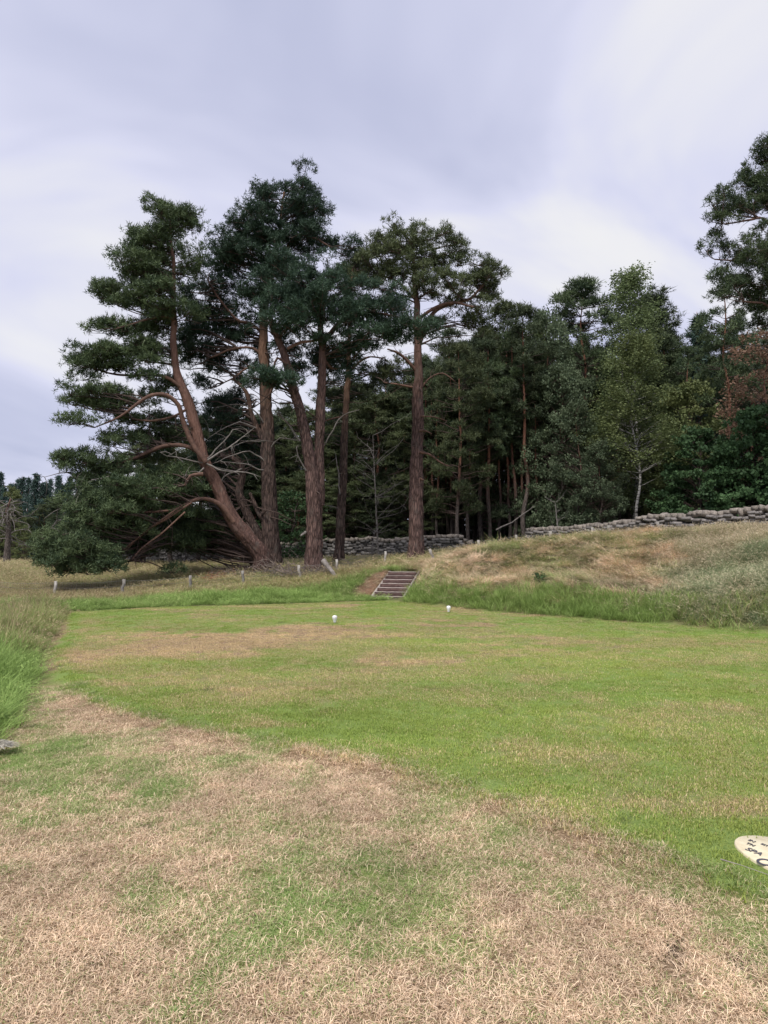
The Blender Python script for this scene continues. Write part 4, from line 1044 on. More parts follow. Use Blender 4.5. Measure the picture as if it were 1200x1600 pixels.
# --- twin stem upright pine standing in the same stool
D2 = 30.2
hero('upright_pine', 'dark stemmed pine standing right behind the leaning pine, its tall crown topping the group', (423, 893), D2,
     [([(424, 893), (424, 850), (422, 800), (419, 740), (418, 690), (416, 640), (414, 590), (412, 540), (412, 490), (420, 450), (430, 400), (438, 350), (444, 300)], [36, 31, 28, 26, 24, 21, 19, 16, 14, 12, 9, 6, 3], 0, 'trunk'),
      ([(418, 862), (402, 832), (387, 805), (375, 770), (377, 733), (366, 715), (345, 712)], [16, 17, 17, 14, 13, 10, 7], 0, 'stem'),
      ([(418, 700), (400, 665), (392, 640), (385, 612), (365, 590)], [13, 10, 8, 7, 4], 0, 'stem'),
      ([(420, 825), (402, 798), (392, 770)], [12, 9, 6], -.3, 'stem')],
     [([(412, 520), (390, 505), (370, 500), (345, 470), (330, 440)], [7, 6, 5, 4, 2], 0, -.5), ([(413, 560), (395, 545), (360, 548), (330, 560)], [6, 5, 4, 2], 0, -.5), ([(416, 640), (430, 600), (445, 590)], [6, 5, 3], 0, -.5),
      ([(430, 410), (465, 370), (490, 372), (520, 385)], [6, 5, 5, 2], 0, -.5), ([(413, 585), (390, 575), (370, 590), (350, 600)], [5, 4, 3, 2], 0, 0)],
     [ell(447, 312, 52, 36, 30), ell(400, 345, 48, 30, 29.6), ell(482, 340, 34, 34, 30.2), ell(405, 385, 52, 32, 29.6), ell(455, 375, 50, 28, 30), ell(525, 382, 34, 15, 30, .8), ell(498, 368, 18, 22, 30, .7), ell(425, 418, 40, 22, 29.8, .9),
      ell(342, 418, 42, 27, 30.5, 1, .15), ell(322, 470, 46, 34, 30.6, .9), ell(335, 535, 52, 32, 30.8, .8), ell(302, 545, 26, 36, 31, .7), ell(365, 450, 26, 18, 30.5, .5), ell(400, 462, 32, 26, 30, .9), ell(350, 600, 45, 16, 31.2, .4), ell(372, 650, 45, 28, 31.6, .3), ell(340, 690, 40, 22, 32, .4), ell(460, 280, 30, 12, 30, .6), ell(320, 640, 30, 26, 32, .6), ell(360, 640, 40, 40, 33, .5, -.1), ell(330, 740, 40, 40, 33, .7, -.1), ell(395, 560, 22, 30, 31.5, .5, -.1), ell(395, 690, 30, 50, 33, .4, -.1), ell(308, 500, 26, 40, 31, .7), ell(318, 580, 36, 34, 32, .6), ell(375, 500, 34, 34, 30.4, .7), ell(360, 385, 30, 30, 30, .9), ell(430, 450, 40, 24, 29.6, .8)],
     M_bark_dark, M_needle_blue, 23, dead=[([(414, 720), (390, 705), (360, 712), (335, 725)], [4, 3, 2, 1], -.2, -1), ([(414, 690), (385, 690), (355, 700)], [4, 3, 1], -.2, -1.2), ([(414, 735), (380, 725), (345, 722)], [4, 3, 1], -.2, -1),
      ([(424, 700), (438, 685), (462, 688), (480, 690)], [4, 3, 2, 1], -.2, -.6), ([(412, 660), (395, 640), (370, 632), (340, 636)], [4, 3, 2, 1], -.2, -.6), ([(378, 733), (350, 745), (340, 760)], [4, 3, 2], -.2, -.6), ([(414, 615), (395, 590), (375, 585)], [3, 3, 1], 0, -1), ([(400, 668), (375, 660), (345, 672), (320, 690)], [4, 3, 2, 1], -.2, -.6)])
# --- forked pine
D3 = 28.3
hero('forked_pine', 'thick pine trunk forking into two stems, middle of the group', (492, 892), D3,
     [([(491, 892), (491, 850), (492, 800), (491, 765), (486, 730), (479, 695), (470, 650), (462, 618), (452, 580), (440, 545), (428, 512), (420, 490)], [32, 29, 28, 28, 24, 21, 19, 17, 15, 13, 10, 7], -.3, 'trunk'),
      ([(499, 790), (500, 740), (499, 700), (501, 640), (503, 590), (505, 545), (502, 505), (506, 470), (512, 445)], [18, 18, 17, 17, 15, 13, 10, 7, 4], .1, 'stem')],
     [([(449, 545), (470, 535), (495, 530)], [6, 6, 4], -.4, 0), ([(450, 570), (432, 560), (425, 575)], [5, 5, 3], -.6, 0), ([(504, 540), (525, 510), (550, 495), (590, 490), (640, 500)], [8, 7, 6, 5, 2], .1, -.4), ([(503, 505), (485, 480), (470, 465)], [6, 5, 3], 0, -.3), ([(505, 560), (520, 575), (545, 570)], [5, 4, 2], .2, .5)],
     [ell(455, 425, 52, 24, 28), ell(490, 455, 56, 30, 27.9), ell(455, 470, 30, 18, 28, .8), ell(545, 490, 48, 32, 27.8), ell(590, 500, 45, 36, 27.7), ell(640, 515, 42, 26, 27.6), ell(610, 465, 30, 15, 27.8, .6), ell(500, 548, 34, 20, 28.6, .8, -.1), ell(424, 594, 44, 18, 27.2, 1.1), ell(460, 600, 14, 10, 27.4, .8), ell(460, 515, 36, 20, 28.8, .5, -.1),
      ell(525, 440, 20, 22, 28, .7), ell(515, 405, 14, 14, 28.2, .5), ell(560, 545, 40, 18, 28.6, .5, -.1), ell(540, 590, 36, 26, 29.2, .35, -.1), ell(575, 455, 20, 20, 27.9, .6), ell(480, 575, 26, 26, 29.5, .6, -.1), ell(450, 545, 26, 22, 29.5, .6, -.1), ell(520, 560, 34, 30, 29.6, .5, -.1), ell(470, 500, 40, 26, 28.8, .7), ell(438, 500, 36, 22, 27.0, .9), ell(495, 482, 42, 28, 27.0, .9), ell(425, 470, 30, 22, 27.4, .8), ell(540, 530, 40, 24, 27.6, .7)],
     M_bark_old, M_needle_blue, 37, dead=[([(470, 690), (452, 665), (440, 650), (430, 630)], [5, 4, 3, 1], -.3, -.4), ([(480, 735), (470, 720), (462, 700)], [4, 3, 2], -.3, -.3), ([(504, 700), (530, 655), (545, 645), (560, 640)], [3, 3, 2, 1], .2, -.5), ([(478, 832), (470, 836)], [7, 4], -.2, -.3)])
# --- slender dark pine between
hero('slender_dark_pine', 'slimmer dark pine trunk standing between the forked pine and the steps', (529, 884), 32.0,
     [([(528, 884), (531, 850), (533, 800), (536, 740), (538, 690), (540, 640), (544, 590), (546, 530), (548, 470), (550, 420)], [20, 17, 16, 15, 13, 11, 10, 8, 6, 3], 0, 'trunk')],
     [([(540, 650), (520, 655), (500, 660)], [4, 3, 2], 0, -.4), ([(544, 580), (570, 560), (600, 560)], [5, 4, 2], 0, 0)],
     [ell(555, 410, 26, 22, 32.5, .9, .1), ell(545, 440, 30, 30, 33, .8), ell(560, 560, 50, 25, 32.5, .4, -.1), ell(540, 620, 50, 30, 33, .4, -.15), ell(590, 590, 35, 30, 33.5, .3, -.1), ell(520, 680, 36, 20, 33, .3, -.1), ell(585, 530, 30, 20, 33, .4)],
     M_bark_dark, M_needle_dark, 41, dead=[([(533, 800), (520, 790), (508, 788)], [2, 2, 1], 0, -.3), ([(532, 780), (528, 740), (526, 715)], [4, 3, 2], -.1, -.2)])
# --- straight pine right of the steps
D4 = 30.6
hero('straight_pine', 'tall straight reddish pine trunk standing behind the top of the steps', (650, 878), D4,
     [([(650, 878), (650, 850), (650, 800), (651, 740), (652, 690), (653, 640), (654, 590), (653, 540), (651, 500), (650, 455), (646, 410), (640, 375)], [30, 27, 25, 24, 22, 20, 16, 14, 12, 10, 7, 4], 0, 'trunk')],
     [([(652, 582), (638, 565), (622, 552), (605, 545)], [7, 6, 5, 3], 0, -.3), ([(655, 535), (668, 505), (682, 485), (705, 475), (735, 465), (755, 440), (770, 420)], [9, 8, 7, 6, 5, 4, 2], 0, .3), ([(654, 525), (640, 500), (632, 480)], [5, 4, 3], 0, 0),
      ([(655, 498), (680, 480), (710, 470), (740, 480)], [6, 6, 5, 3], -.2, -.5), ([(650, 470), (620, 440), (590, 430)], [5, 4, 2], 0, 0), ([(655, 606), (630, 603), (600, 600)], [5, 4, 2], 0, .5), ([(656, 610), (672, 590), (690, 583), (710, 595)], [4, 3, 3, 2], 0, 0),
      ([(657, 706), (672, 710), (688, 722), (704, 730)], [5, 4, 3, 1], -.3, -.4), ([(656, 673), (666, 672), (675, 676)], [5, 3, 1], -.3, -.3), ([(658, 748), (662, 750)], [6, 4], -.3, -.1), ([(655, 650), (680, 652), (700, 655)], [3, 2, 1], -.2, -.2)],
     [ell(625, 378, 52, 28, 30.6, 1, .1), ell(685, 392, 40, 30, 30.8), ell(600, 410, 46, 22, 30.2, 1, .18), ell(575, 435, 48, 24, 30.4, .8, .05), ell(655, 425, 40, 16, 30.2, .7, .1), ell(700, 448, 50, 20, 30.0, 1, .1), ell(755, 425, 34, 30, 30.8, .9), ell(760, 455, 26, 22, 30.8, .7), ell(730, 485, 44, 24, 31, .7),
      ell(740, 510, 30, 18, 31.2, .5), ell(600, 470, 50, 14, 31, .5), ell(635, 470, 20, 16, 31, .2), ell(690, 520, 34, 20, 31.4, .4), ell(610, 575, 34, 24, 31.8, .3), ell(715, 415, 20, 18, 31, .6)],
     M_bark_old, M_needle_olive, 53)
# --- large pine at the right edge of the photo
D5 = 30
hero('right_edge_pine', 'large pine crown leaning in at the right edge above the forest', (1262, 830), D5,
     [([(1262, 830), (1258, 760), (1252, 680), (1245, 600), (1238, 500), (1232, 420), (1225, 330), (1222, 260), (1220, 200)], [26, 24, 22, 20, 17, 14, 11, 7, 3], 0, 'trunk')],
     [([(1234, 430), (1200, 350), (1170, 345), (1130, 350)], [7, 5, 4, 2], 0, -.3), ([(1238, 500), (1200, 420), (1160, 410), (1120, 405)], [7, 5, 4, 2], 0, 0), ([(1240, 540), (1200, 480), (1160, 470)], [7, 5, 3], 0, 0)],
     [ell(1200, 245, 30, 26, 30, .9), ell(1178, 275, 30, 22, 30, .9), ell(1145, 320, 40, 20, 29.8, .9), ell(1185, 320, 30, 20, 30.2, .8), ell(1215, 300, 40, 30, 30.5), ell(1118, 352, 20, 18, 29.8, .7), ell(1125, 385, 22, 16, 30, .5), ell(1165, 365, 35, 14, 30, .35), ell(1170, 398, 48, 20, 29.8, 1, .1), ell(1165, 432, 48, 18, 30, .8), ell(1195, 460, 42, 26, 30.4, .8),
      ell(1150, 462, 32, 18, 30.5, .6), ell(1190, 500, 34, 22, 31, .7), ell(1230, 400, 40, 40, 31, .7), ell(1240, 230, 40, 50, 30.5)],
     M_bark_old, M_needle_mid, 61)

# --- prototypes for the forest; each is placed once and then copied
def proto_pine(name, seed, H, clear, width, needle, bark, per=13, npad=60, top_round=True, ns=22):
    rr = np.random.default_rng(seed)
    root = thing(name, 'x', 'pine tree')
    P_ = np.array([[rr.normal() * .12 * (k > 0), rr.normal() * .12 * (k > 0), H * .97 * k / 7] for k in range(8)]); R_ = np.linspace(.2 * H / 18, .03, 8)
    P_, R_ = smooth_path(P_, R_, .5); v_, t_ = tube(P_, root_flare(P_, R_, .3), 9, .05, seed); obj('trunk', mesh_np('trunk', v_, t_, bark, None, True), root)
    br = Bag(); fol = []; pads = []
    for k in range(npad):
        t = rr.uniform(0, 1) ** .8; z = H * (clear + (1 - clear) * t)
        prof = (math.sin(math.pi * min(1, .15 + t * .85)) ** .7 * .95 + .12) if top_round else (1.02 - t) ** .8
        w = width * prof; a = rr.uniform(0, 6.283); rad = w * math.sqrt(rr.uniform(.1, 1))
        pads.append((np.array([math.cos(a) * rad, math.sin(a) * rad, z]), np.array([.5, .5, .3]), 1, 0))
    pads_to_tree(pads, [P_], br, fol, rr, puff_r=.34, dens=1.0, padr=(.8, .4), per=per, twig=False)
    for k in range(14):                                               # dead snags below the crown
        z = H * rr.uniform(.15, max(.2, clear + .1)); a = rr.uniform(0, 6.283); L = rr.uniform(.5, 1.8)
        A = np.array([0, 0, z]); v_, t_ = tube(bent(A, A + np.array([math.cos(a), math.sin(a), .1]) * L, 0, rr, 4), [.025, .018, .012, .005], 4); br.add(v_, t_)
    tag(obj('branches', br.mesh('branches', M_twig), root), kind='stuff')
    obj('crown', needles_mesh(fol, needle, ns, .03, seed), root)
    return root

def proto_spruce(name, seed, H, width, mat):
    rr = np.random.default_rng(seed); root = thing(name, 'x', 'spruce tree')
    v_, t_ = tube([[0, 0, -.2], [0, 0, H * .5], [0, 0, H]], [.02 * H, .012 * H, .01], 7); obj('trunk', mesh_np('trunk', v_, t_, M_bark_grey, None, True), root)
    Cn = []; R_ = []
    for k in range(int(H * 3.2)):
        z = H * (.06 + .93 * k / (H * 3.2)); w = width * (1 - z / H) ** .85 + .1
        for q_ in range(max(3, int(9 * w / width))):
            a = rr.uniform(0, 6.283)
            for s_ in np.arange(.2, 1.01, .27):
                Cn.append([math.cos(a) * w * s_, math.sin(a) * w * s_, z - .28 * w * s_ + .12 * (s_ > .9)]); R_.append(.52 * (1.1 - .35 * s_))
    Cn = np.array(Cn) + rr.normal(size=(len(Cn), 3)) * .06
    V, T, tn = needle_puffs(Cn, np.array(R_), 9, .07, .1, .25, seed)
    obj('crown', mesh_np('crown', V, T, mat, {'tint': tn}), root)
    return root

def proto_broad(name, seed, H, width, leaf, bark, low=.12, nb=70, nl=90, size=.13, hang=0.0, shape='round', white=False, cat='tree'):
    rr = np.random.default_rng(seed); tk = .6 if white else 1.0
    root = thing(name, 'x', cat)
    P_ = np.array([[rr.normal() * .15 * (k > 0), rr.normal() * .15 * (k > 0), H * .92 * k / 6] for k in range(7)]); R_ = np.linspace(.009 * H + .03, .012, 7) * tk
    P_, R_ = smooth_path(P_, R_, .4); v_, t_ = tube(P_, R_, 9, .03, seed); obj('trunk', mesh_np('trunk', v_, t_, bark, None, True), root)
    br = Bag(); Cn = []; Rr = []
    for k in range(nb):
        t = rr.uniform(0, 1); z = H * (low + (1 - low) * t)
        if shape == 'round': prof = math.sin(math.pi * (.18 + .8 * t)) ** .6
        elif shape == 'spire': prof = (1.0 - t) ** .75 * min(1, .45 + t * 3) + .05
        else: prof = (1 - t * t) ** .5
        w = width * prof; a = rr.uniform(0, 6.283); rad = w * rr.uniform(.35, 1) ** .6; c_ = np.array([math.cos(a) * rad, math.sin(a) * rad, z])
        m = rr.integers(3, 6); e = rr.normal(size=(m, 3)); e[:, 2] = np.abs(e[:, 2]) * .6; cc = c_ + e * np.array([.34, .34, .2]); Cn.append(cc); Rr.append(rr.uniform(.22, .46, m))
        q_ = int(np.argmin(np.abs(P_[:, 2] - max(.2, z - rad * .5)))); v_, t_ = tube(bent(P_[q_], c_, .05, rr, 5), np.linspace(.02 + .006 * rad, .006, 5) * tk, 4); br.add(v_, t_)
    tag(obj('branches', br.mesh('branches', bark if white else M_twig), root), kind='stuff')
    Cn = np.concatenate(Cn); Rr = np.concatenate(Rr)
    V, T, tn = leaf_cloud(Cn, Rr, nl // 3, size, .6, hang, seed)
    obj('crown', mesh_np('crown', V, T, leaf, {'tint': tn}), root)
    return root

protos = {}
def get_proto(kind):
    if kind in protos: return protos[kind], False
    mk = {
        'pine_bare': lambda: proto_pine('forest_pine', 201, 18, .52, 2.3, M_needle_dark, M_bark_grey, npad=46),
        'pine_bare2': lambda: proto_pine('forest_pine', 202, 18, .42, 2.6, M_needle_mid, M_bark_grey, npad=56),
        'pine_full': lambda: proto_pine('forest_pine', 203, 18, .14, 2.9, M_needle_dark, M_bark_grey, npad=110, per=14, top_round=False),
        'pine_full2': lambda: proto_pine('forest_pine', 204, 18, .2, 3.2, M_needle_olive, M_bark_grey, npad=105, per=14),
        'pine_round': lambda: proto_pine('forest_pine', 205, 18, .55, 3.0, M_needle_mid, M_bark_grey, npad=80, per=15),
        'spruce': lambda: proto_spruce('spruce', 210, 16, 3.3, M_spruce),
        'spruce2': lambda: proto_spruce('spruce', 211, 15, 2.8, M_spruce),
        'birch': lambda: proto_broad('birch_tree', 220, 17, 2.6, M_birchleaf, M_birchbark, .16, 150, 150, .10, .9, 'spire', True, 'birch tree'),
        'birch2': lambda: proto_broad('birch_tree', 221, 13, 2.6, M_birchleaf2, M_birchbark, .32, 115, 150, .10, .7, 'spire', True, 'birch tree'),
        'willow': lambda: proto_broad('grey_willow', 222, 10, 3.0, M_willow, M_bark_grey, .04, 130, 110, .13, .3, 'round', False, 'tree'),
        'olive': lambda: proto_broad('round_tree', 223, 8, 3.0, M_olivebroad, M_bark_grey, .05, 110, 105, .13, .1, 'dome', False, 'tree'),
        'lush': lambda: proto_broad('sycamore', 224, 6, 3.1, M_lush, M_bark_grey, .02, 120, 110, .17, .1, 'dome', False, 'tree'),
        'copper': lambda: proto_broad('withered_tree', 225, 11, 2.2, M_copper, M_bark_grey, .3, 60, 66, .12, .2, 'round', False, 'tree'),
        'young': lambda: proto_broad('sapling', 226, 4, 1.2, M_lush, M_bark_grey, .05, 40, 60, .12, .1, 'round', False, 'tree'),
    }[kind]()
    protos[kind] = mk
    return mk, True
PH = {'pine_bare': 18, 'pine_bare2': 18, 'pine_full': 18, 'pine_full2': 18, 'pine_round': 18, 'spruce': 16, 'spruce2': 15, 'birch': 17, 'birch2': 13, 'willow': 10, 'olive': 8, 'lush': 6, 'copper': 11, 'young': 4}
tr = np.random.default_rng(99)
def plant(kind, px, top, depth, label, group=None, wide=1.0):
    x_, y_, _ = p2w(px, 0, depth); zt = p2w(px, top, depth)[2]; z0_ = float(terrain(x_, y_)) - .1
    s_ = max(.3, (zt - z0_) / PH[kind]); sc_ = (wide * s_ ** .6, wide * s_ ** .6, s_) if kind.startswith('pine') else (wide * s_, wide * s_, s_)
    root, new = get_proto(kind)
    if new:
        root.location = (x_, y_, z0_); root.rotation_euler = (0, 0, 0); root.scale = sc_; root['label'] = label
        if group: root['group'] = group
        return root
    return copy_thing(root, (x_, y_, z0_), tr.uniform(0, 6.28), sc_, label, group)

# trees one can single out
plant('birch', 974, 418, 42, 'tallest birch, pale green spire rising above the forest on the right', wide=1.25)
plant('birch2', 980, 522, 38.5, 'yellowish birch with a thin white trunk in front of the tallest birch', wide=1.25)
plant('pine_round', 905, 448, 47, 'round topped pine left of the tallest birch')
plant('pine_full', 1012, 455, 50, 'dark pine half hidden behind the right side of the tallest birch', wide=1.15)
plant('spruce', 1076, 487, 46, 'pointed dark spruce to the right of the birches')
plant('pine_bare2', 1118, 430, 40, 'thin orange stemmed pine below the large right edge crown', wide=.8)
plant('copper', 1180, 520, 36, 'brown withered tree at the right edge of the forest', wide=1.1)
plant('olive', 1062, 600, 41, 'round olive green tree between the birches and the thin pine', wide=.85)
plant('lush', 1072, 672, 36, 'dense bright green sycamore behind the right hand wall', wide=.8)
plant('lush', 1160, 640, 35, 'dark green sycamore beneath the brown withered tree', wide=.8)
plant('lush', 1225, 620, 34, 'green sycamore cut off by the right edge of the photo', wide=.8)
plant('willow', 845, 490, 43, 'tall grey green tree at the left of the round topped pine', wide=.62)
plant('willow', 893, 632, 39, 'grey green bushy tree low in front of the round topped pine', wide=.85)
plant('willow', 868, 570, 41, 'grey green tree between the tall one and the low bushy one', wide=.7)
plant('willow', 925, 690, 38, 'small grey green bush left of the white birch trunk', wide=.85)
plant('birch', 835, 500, 46, 'loose pale birch behind the tall grey green tree', wide=.9)
plant('pine_full2', 788, 482, 45, 'broad pine with dull green crown just right of the straight pine', wide=.95)
plant('pine_full', 748, 520, 43, 'dark pine with low branches between the straight pine and the broad pine')
plant('pine_full2', 712, 540, 40, 'olive pine whose branches hang right beside the straight red trunk', wide=.8)
plant('pine_bare', 812, 490, 41, 'bare stemmed pine right above the collapsed wall gap', wide=.9)
plant('pine_bare2', 795, 520, 42.5, 'bare stemmed pine just left of the collapsed wall gap', wide=.8)
plant('pine_bare', 757, 540, 41.5, 'grey stemmed pine behind the right end of the left wall', wide=.8)
plant('pine_bare2', 727, 560, 42, 'orange stemmed pine behind the coping of the left wall', wide=.8)
plant('young', 465, 775, 39, 'bright green sapling between the upright and the forked pine', wide=1.2)
plant('young', 765, 800, 44, 'small green sapling in the shade at the wall gap', wide=.8)
# rows of forest behind, told apart only as a wood
G1 = 'slender pines in the dark forest behind the wall'
L1 = 'slender pine among the dark forest trees behind the drystone wall'
for k in range(46):
    px = 590 + 620 * (k + tr.uniform(-.3, .3)) / 46; d = tr.uniform(43, 56)
    top = (600 if px < 690 else 545) + tr.uniform(-25, 45)
    if px > 1000: top -= 10
    plant(random.choice(['pine_bare', 'pine_bare2', 'pine_bare', 'pine_full']), px, top, d, L1, G1, tr.uniform(.7, .95))
for k in range(26):
    px = 672 + 175 * (k + tr.uniform(-.3, .3)) / 26
    plant(random.choice(['pine_bare', 'pine_bare2']), px, 560 + tr.uniform(-25, 45), tr.uniform(41.5, 47), L1, G1, tr.uniform(.6, .8))
G2 = 'dense pines closing the back of the forest'
L2 = 'dense dark pine closing the back of the forest'
for k in range(44):
    px = 410 + 830 * (k + tr.uniform(-.3, .3)) / 44; d = tr.uniform(56, 72)
    top = (665 if px < 520 else 630 if px < 650 else 570) + tr.uniform(-20, 30)
    plant(random.choice(['pine_full', 'pine_full2']), px, top, d, L2, G2, tr.uniform(1.0, 1.3))
G3 = 'low pines behind the leaning pine'
L3 = 'low dense pine in the shade behind the leaning pine'
for px, top, d in [(225, 742, 50), (265, 725, 48), (305, 710, 49), (345, 700, 47), (385, 705, 50), (425, 650, 47), (455, 625, 49), (490, 640, 46), (520, 610, 47), (560, 600, 46), (590, 620, 44), (620, 590, 45), (660, 590, 44), (700, 590, 46), (405, 740, 45), (540, 740, 43.5), (590, 750, 43), (470, 760, 44), (185, 750, 56), (640, 740, 43), (240, 690, 40), (285, 672, 38), (325, 655, 41), (365, 640, 43), (400, 650, 45), (205, 765, 44)]:
    plant(random.choice(['pine_full', 'pine_full2']), px, top + tr.uniform(-8, 8), d, L3, G3, 1.15)
ub = np.random.default_rng(77); n_ = 5200
ux = ub.uniform(-17, 60, n_); uy = ub.uniform(64, 78, n_); uz = ub.uniform(0, 1, n_) ** 1.3 * 6.5
UC = np.stack([ux, uy, terrain(ux, uy) + uz], 1)
V, T, tn = leaf_cloud(UC, ub.uniform(.5, 1.1, n_), 20, .42, .8, .2, 6, .3)
o = obj('forest_understorey', mesh_np('forest_understorey', V, T, M_needle_dark, {'tint': tn})); tag(o, 'dark massed undergrowth deep in the forest behind the trunks', kind='stuff')
# further left: tall spruce wood beyond the field
G4 = 'spruces of the far wood beyond the field'; L4 = 'dark spruce in the far wood beyond the field on the left'
for k in range(46):
    px = -70 + 330 * (k + tr.uniform(-.4, .4)) / 46; d = tr.uniform(112, 135)
    plant(random.choice(['spruce', 'spruce2']), px, 742 + tr.uniform(-8, 16), d, L4, G4, tr.uniform(.9, 1.2))
for k in range(22):
    px = -70 + 330 * k / 22 + tr.uniform(-6, 6); d = tr.uniform(98, 106)
    plant(random.choice(['pine_full', 'spruce', 'pine_full2']), px, 785 + tr.uniform(-15, 30), d, 'bushy conifer along the front edge of the far wood', 'conifers along the front edge of the far wood', 1.2)
plant('spruce', -8, 722, 95, 'tall dark spruce cut by the left edge of the photo')
plant('olive', 42, 762, 92, 'pale yellow green tree in front of the far spruces', wide=.55)
plant('olive', 62, 822, 88, 'small rounded olive tree at the foot of the far wood', wide=.8)
# shaded trunks visible behind the left wall
plant('pine_bare', 352, 660, 43.5, 'grey pine stem seen under the leaning trunk, nearer the wall', wide=.9)
plant('pine_bare2', 373, 670, 44, 'second thinner pine stem seen under the leaning trunk', wide=.8)

# dead tree at the left edge
rr = np.random.default_rng(5)
dp = p2w(10, 888, 66); dz = float(terrain(dp[0], dp[1])) - .1
dt = thing('dead_tree', 'bare silvery dead tree standing in the field at the left edge', 'tree', (dp[0], dp[1], dz))
P_, R_ = smooth_path([[0, 0, 0], [.05, 0, 2], [.0, .1, 4], [-.1, 0, 5.4], [.2, 0, 6.6]], [.36, .27, .22, .14, .05], .3)
v_, t_ = tube(P_, R_, 12, .08, 4); obj('trunk', mesh_np('trunk', v_, t_, M_bark_grey, None, True), dt)
for k in range(26):
    z = rr.uniform(2.6, 6.2); a = rr.uniform(0, 6.28); L = rr.uniform(1.2, 3.6); A = np.array([0, 0, z]); dr_ = np.array([math.cos(a), math.sin(a) * .7, rr.uniform(-.5, .5)])
    pth = bent(A, A + dr_ * L, rr.uniform(-.1, .25), rr, 6, .12); bg_ = Bag(); v_, t_ = tube(pth, np.linspace(.075, .015, 6), 5); bg_.add(v_, t_)
    for q_ in range(5):
        s0 = pth[rr.integers(2, 6)]; v_, t_ = tube(bent(s0, s0 + rr.normal(size=3) * .6, 0, rr, 4, .1), [.03, .022, .015, .006], 4); bg_.add(v_, t_)
    obj('bare_branch', bg_.mesh('bare_branch', M_dead), dt)

# bare shrubs and fallen dead wood under the pines
def dead_sprays(name, label, cat, items, mat, seed):
    r2 = np.random.default_rng(seed); c0 = items[0]; zb = float(terrain(c0[0], c0[1])); off = np.array([c0[0], c0[1], zb]); bg_ = Bag()
    for (x_, y_, L, rad, n_) in items:
        zz = float(terrain(x_, y_))
        for _ in range(n_):
            a = r2.uniform(0, 6.28); A = np.array([x_, y_, zz + .02]) + np.array([r2.normal() * rad, r2.normal() * rad, 0]); B_ = A + np.array([math.cos(a), math.sin(a) * .6, r2.uniform(.02, .45)]) * L * r2.uniform(.5, 1.1)
            pth = bent(A, B_, .1, r2, 5, .12); v_, t_ = tube(pth - off, np.linspace(.018, .005, 5), 4); bg_.add(v_, t_, r2.uniform())
            for _q in range(2):
                s0 = pth[3]; v_, t_ = tube(bent(s0, s0 + r2.normal(size=3) * .3 * L, 0, r2, 3) - off, [.009, .006, .003], 3); bg_.add(v_, t_, r2.uniform())
    o = obj(name, bg_.mesh(name, mat), None, tuple(off)); return tag(o, label, cat)
def xy(px, d): return tuple(p2w(px, 0, d)[:2])
M_brash = plain('brash_twigs', (0.09, 0.07, 0.06), (0.26, 0.21, 0.18), 5)
M_rust = plain('withered_brash', (0.22, 0.09, 0.05), (0.46, 0.22, 0.13), 5)
o = dead_sprays('brushwood_heap', 'heap of grey brown brushwood round the feet of the leaning and forked pines', 'brushwood', [(*xy(445, 28.3), 1.0, .35, 60), (*xy(465, 27.9), .9, .3, 50), (*xy(505, 27.8), .8, .3, 40), (*xy(395, 28.4), .7, .4, 30), (*xy(375, 28.8), .9, .3, 30), (*xy(550, 30), .8, .4, 20)], M_brash, 3)
o['kind'] = 'stuff'
o = dead_sprays('withered_brash', 'rust coloured withered brash left of the leaning pine foot', 'brushwood', [(*xy(350, 27.8), .5, .3, 50), (*xy(370, 27.8), .5, .25, 50), (*xy(362, 27.9), .5, .25, 40)], M_rust, 4)
o['kind'] = 'stuff'
lg = p2w(505, 880, 26.6); le = p2w(528, 905, 26.0)
P_, R_ = smooth_path([lg + [0, 0, .1], (lg * .6 + le * .4) + np.array([0, 0, .06]), le], [.11, .09, .07], .1); off = np.array([lg[0], lg[1], float(terrain(lg[0], lg[1]))])
v_, t_ = tube(P_ - off, R_, 10, .1, 9); o = obj('fallen_bough', mesh_np('fallen_bough', v_, t_, M_dead, None, True), None, tuple(off)); tag(o, 'pale weathered broken bough lying right of the forked pine foot', 'dead branch')
def bare_shrub(px, top, d, label, seed, n_=26):
    r2 = np.random.default_rng(seed); x_, y_ = xy(px, d); zz = float(terrain(x_, y_)); H = p2w(px, top, d)[2] - zz; bg_ = Bag()
    P_, R_ = smooth_path([[0, 0, -.1], [.1 * r2.normal(), 0, H * .5], [.25 * r2.normal(), .1, H]], [.06, .04, .008], .4); v_, t_ = tube(P_, R_, 6)
    root = thing('bare_tree', label, 'tree', (x_, y_, zz)); obj('trunk', mesh_np('trunk', v_, t_, M_dead, None, True), root)
    for k in range(n_):
        q_ = r2.integers(len(P_) // 4, len(P_)); a = r2.uniform(0, 6.28); L = H * r2.uniform(.12, .32); e2 = P_[q_] + np.array([math.cos(a), math.sin(a), r2.uniform(.2, 1)]) * L
        pth = bent(P_[q_], e2, 0, r2, 5, .08); v_, t_ = tube(pth, np.linspace(.02, .005, 5), 4); bg_.add(v_, t_)
        for _q in range(4):
            s0 = pth[r2.integers(1, 5)]; v_, t_ = tube(bent(s0, s0 + r2.normal(size=3) * .35 + np.array([0, 0, .1]), 0, r2, 3), [.01, .007, .003], 3); bg_.add(v_, t_)
    tag(obj('branches', bg_.mesh('branches', M_dead), root), kind='stuff')
bare_shrub(592, 680, 38.5, 'leafless grey shrub tree in front of the dark forest, left of the straight pine', 8, 34)
bare_shrub(584, 835, 36, 'thin leafless sapling in front of the left wall beside the steps', 9, 8)
bare_shrub(862, 785, 37, 'pale broken sapling just behind the left end of the right wall', 10, 6)
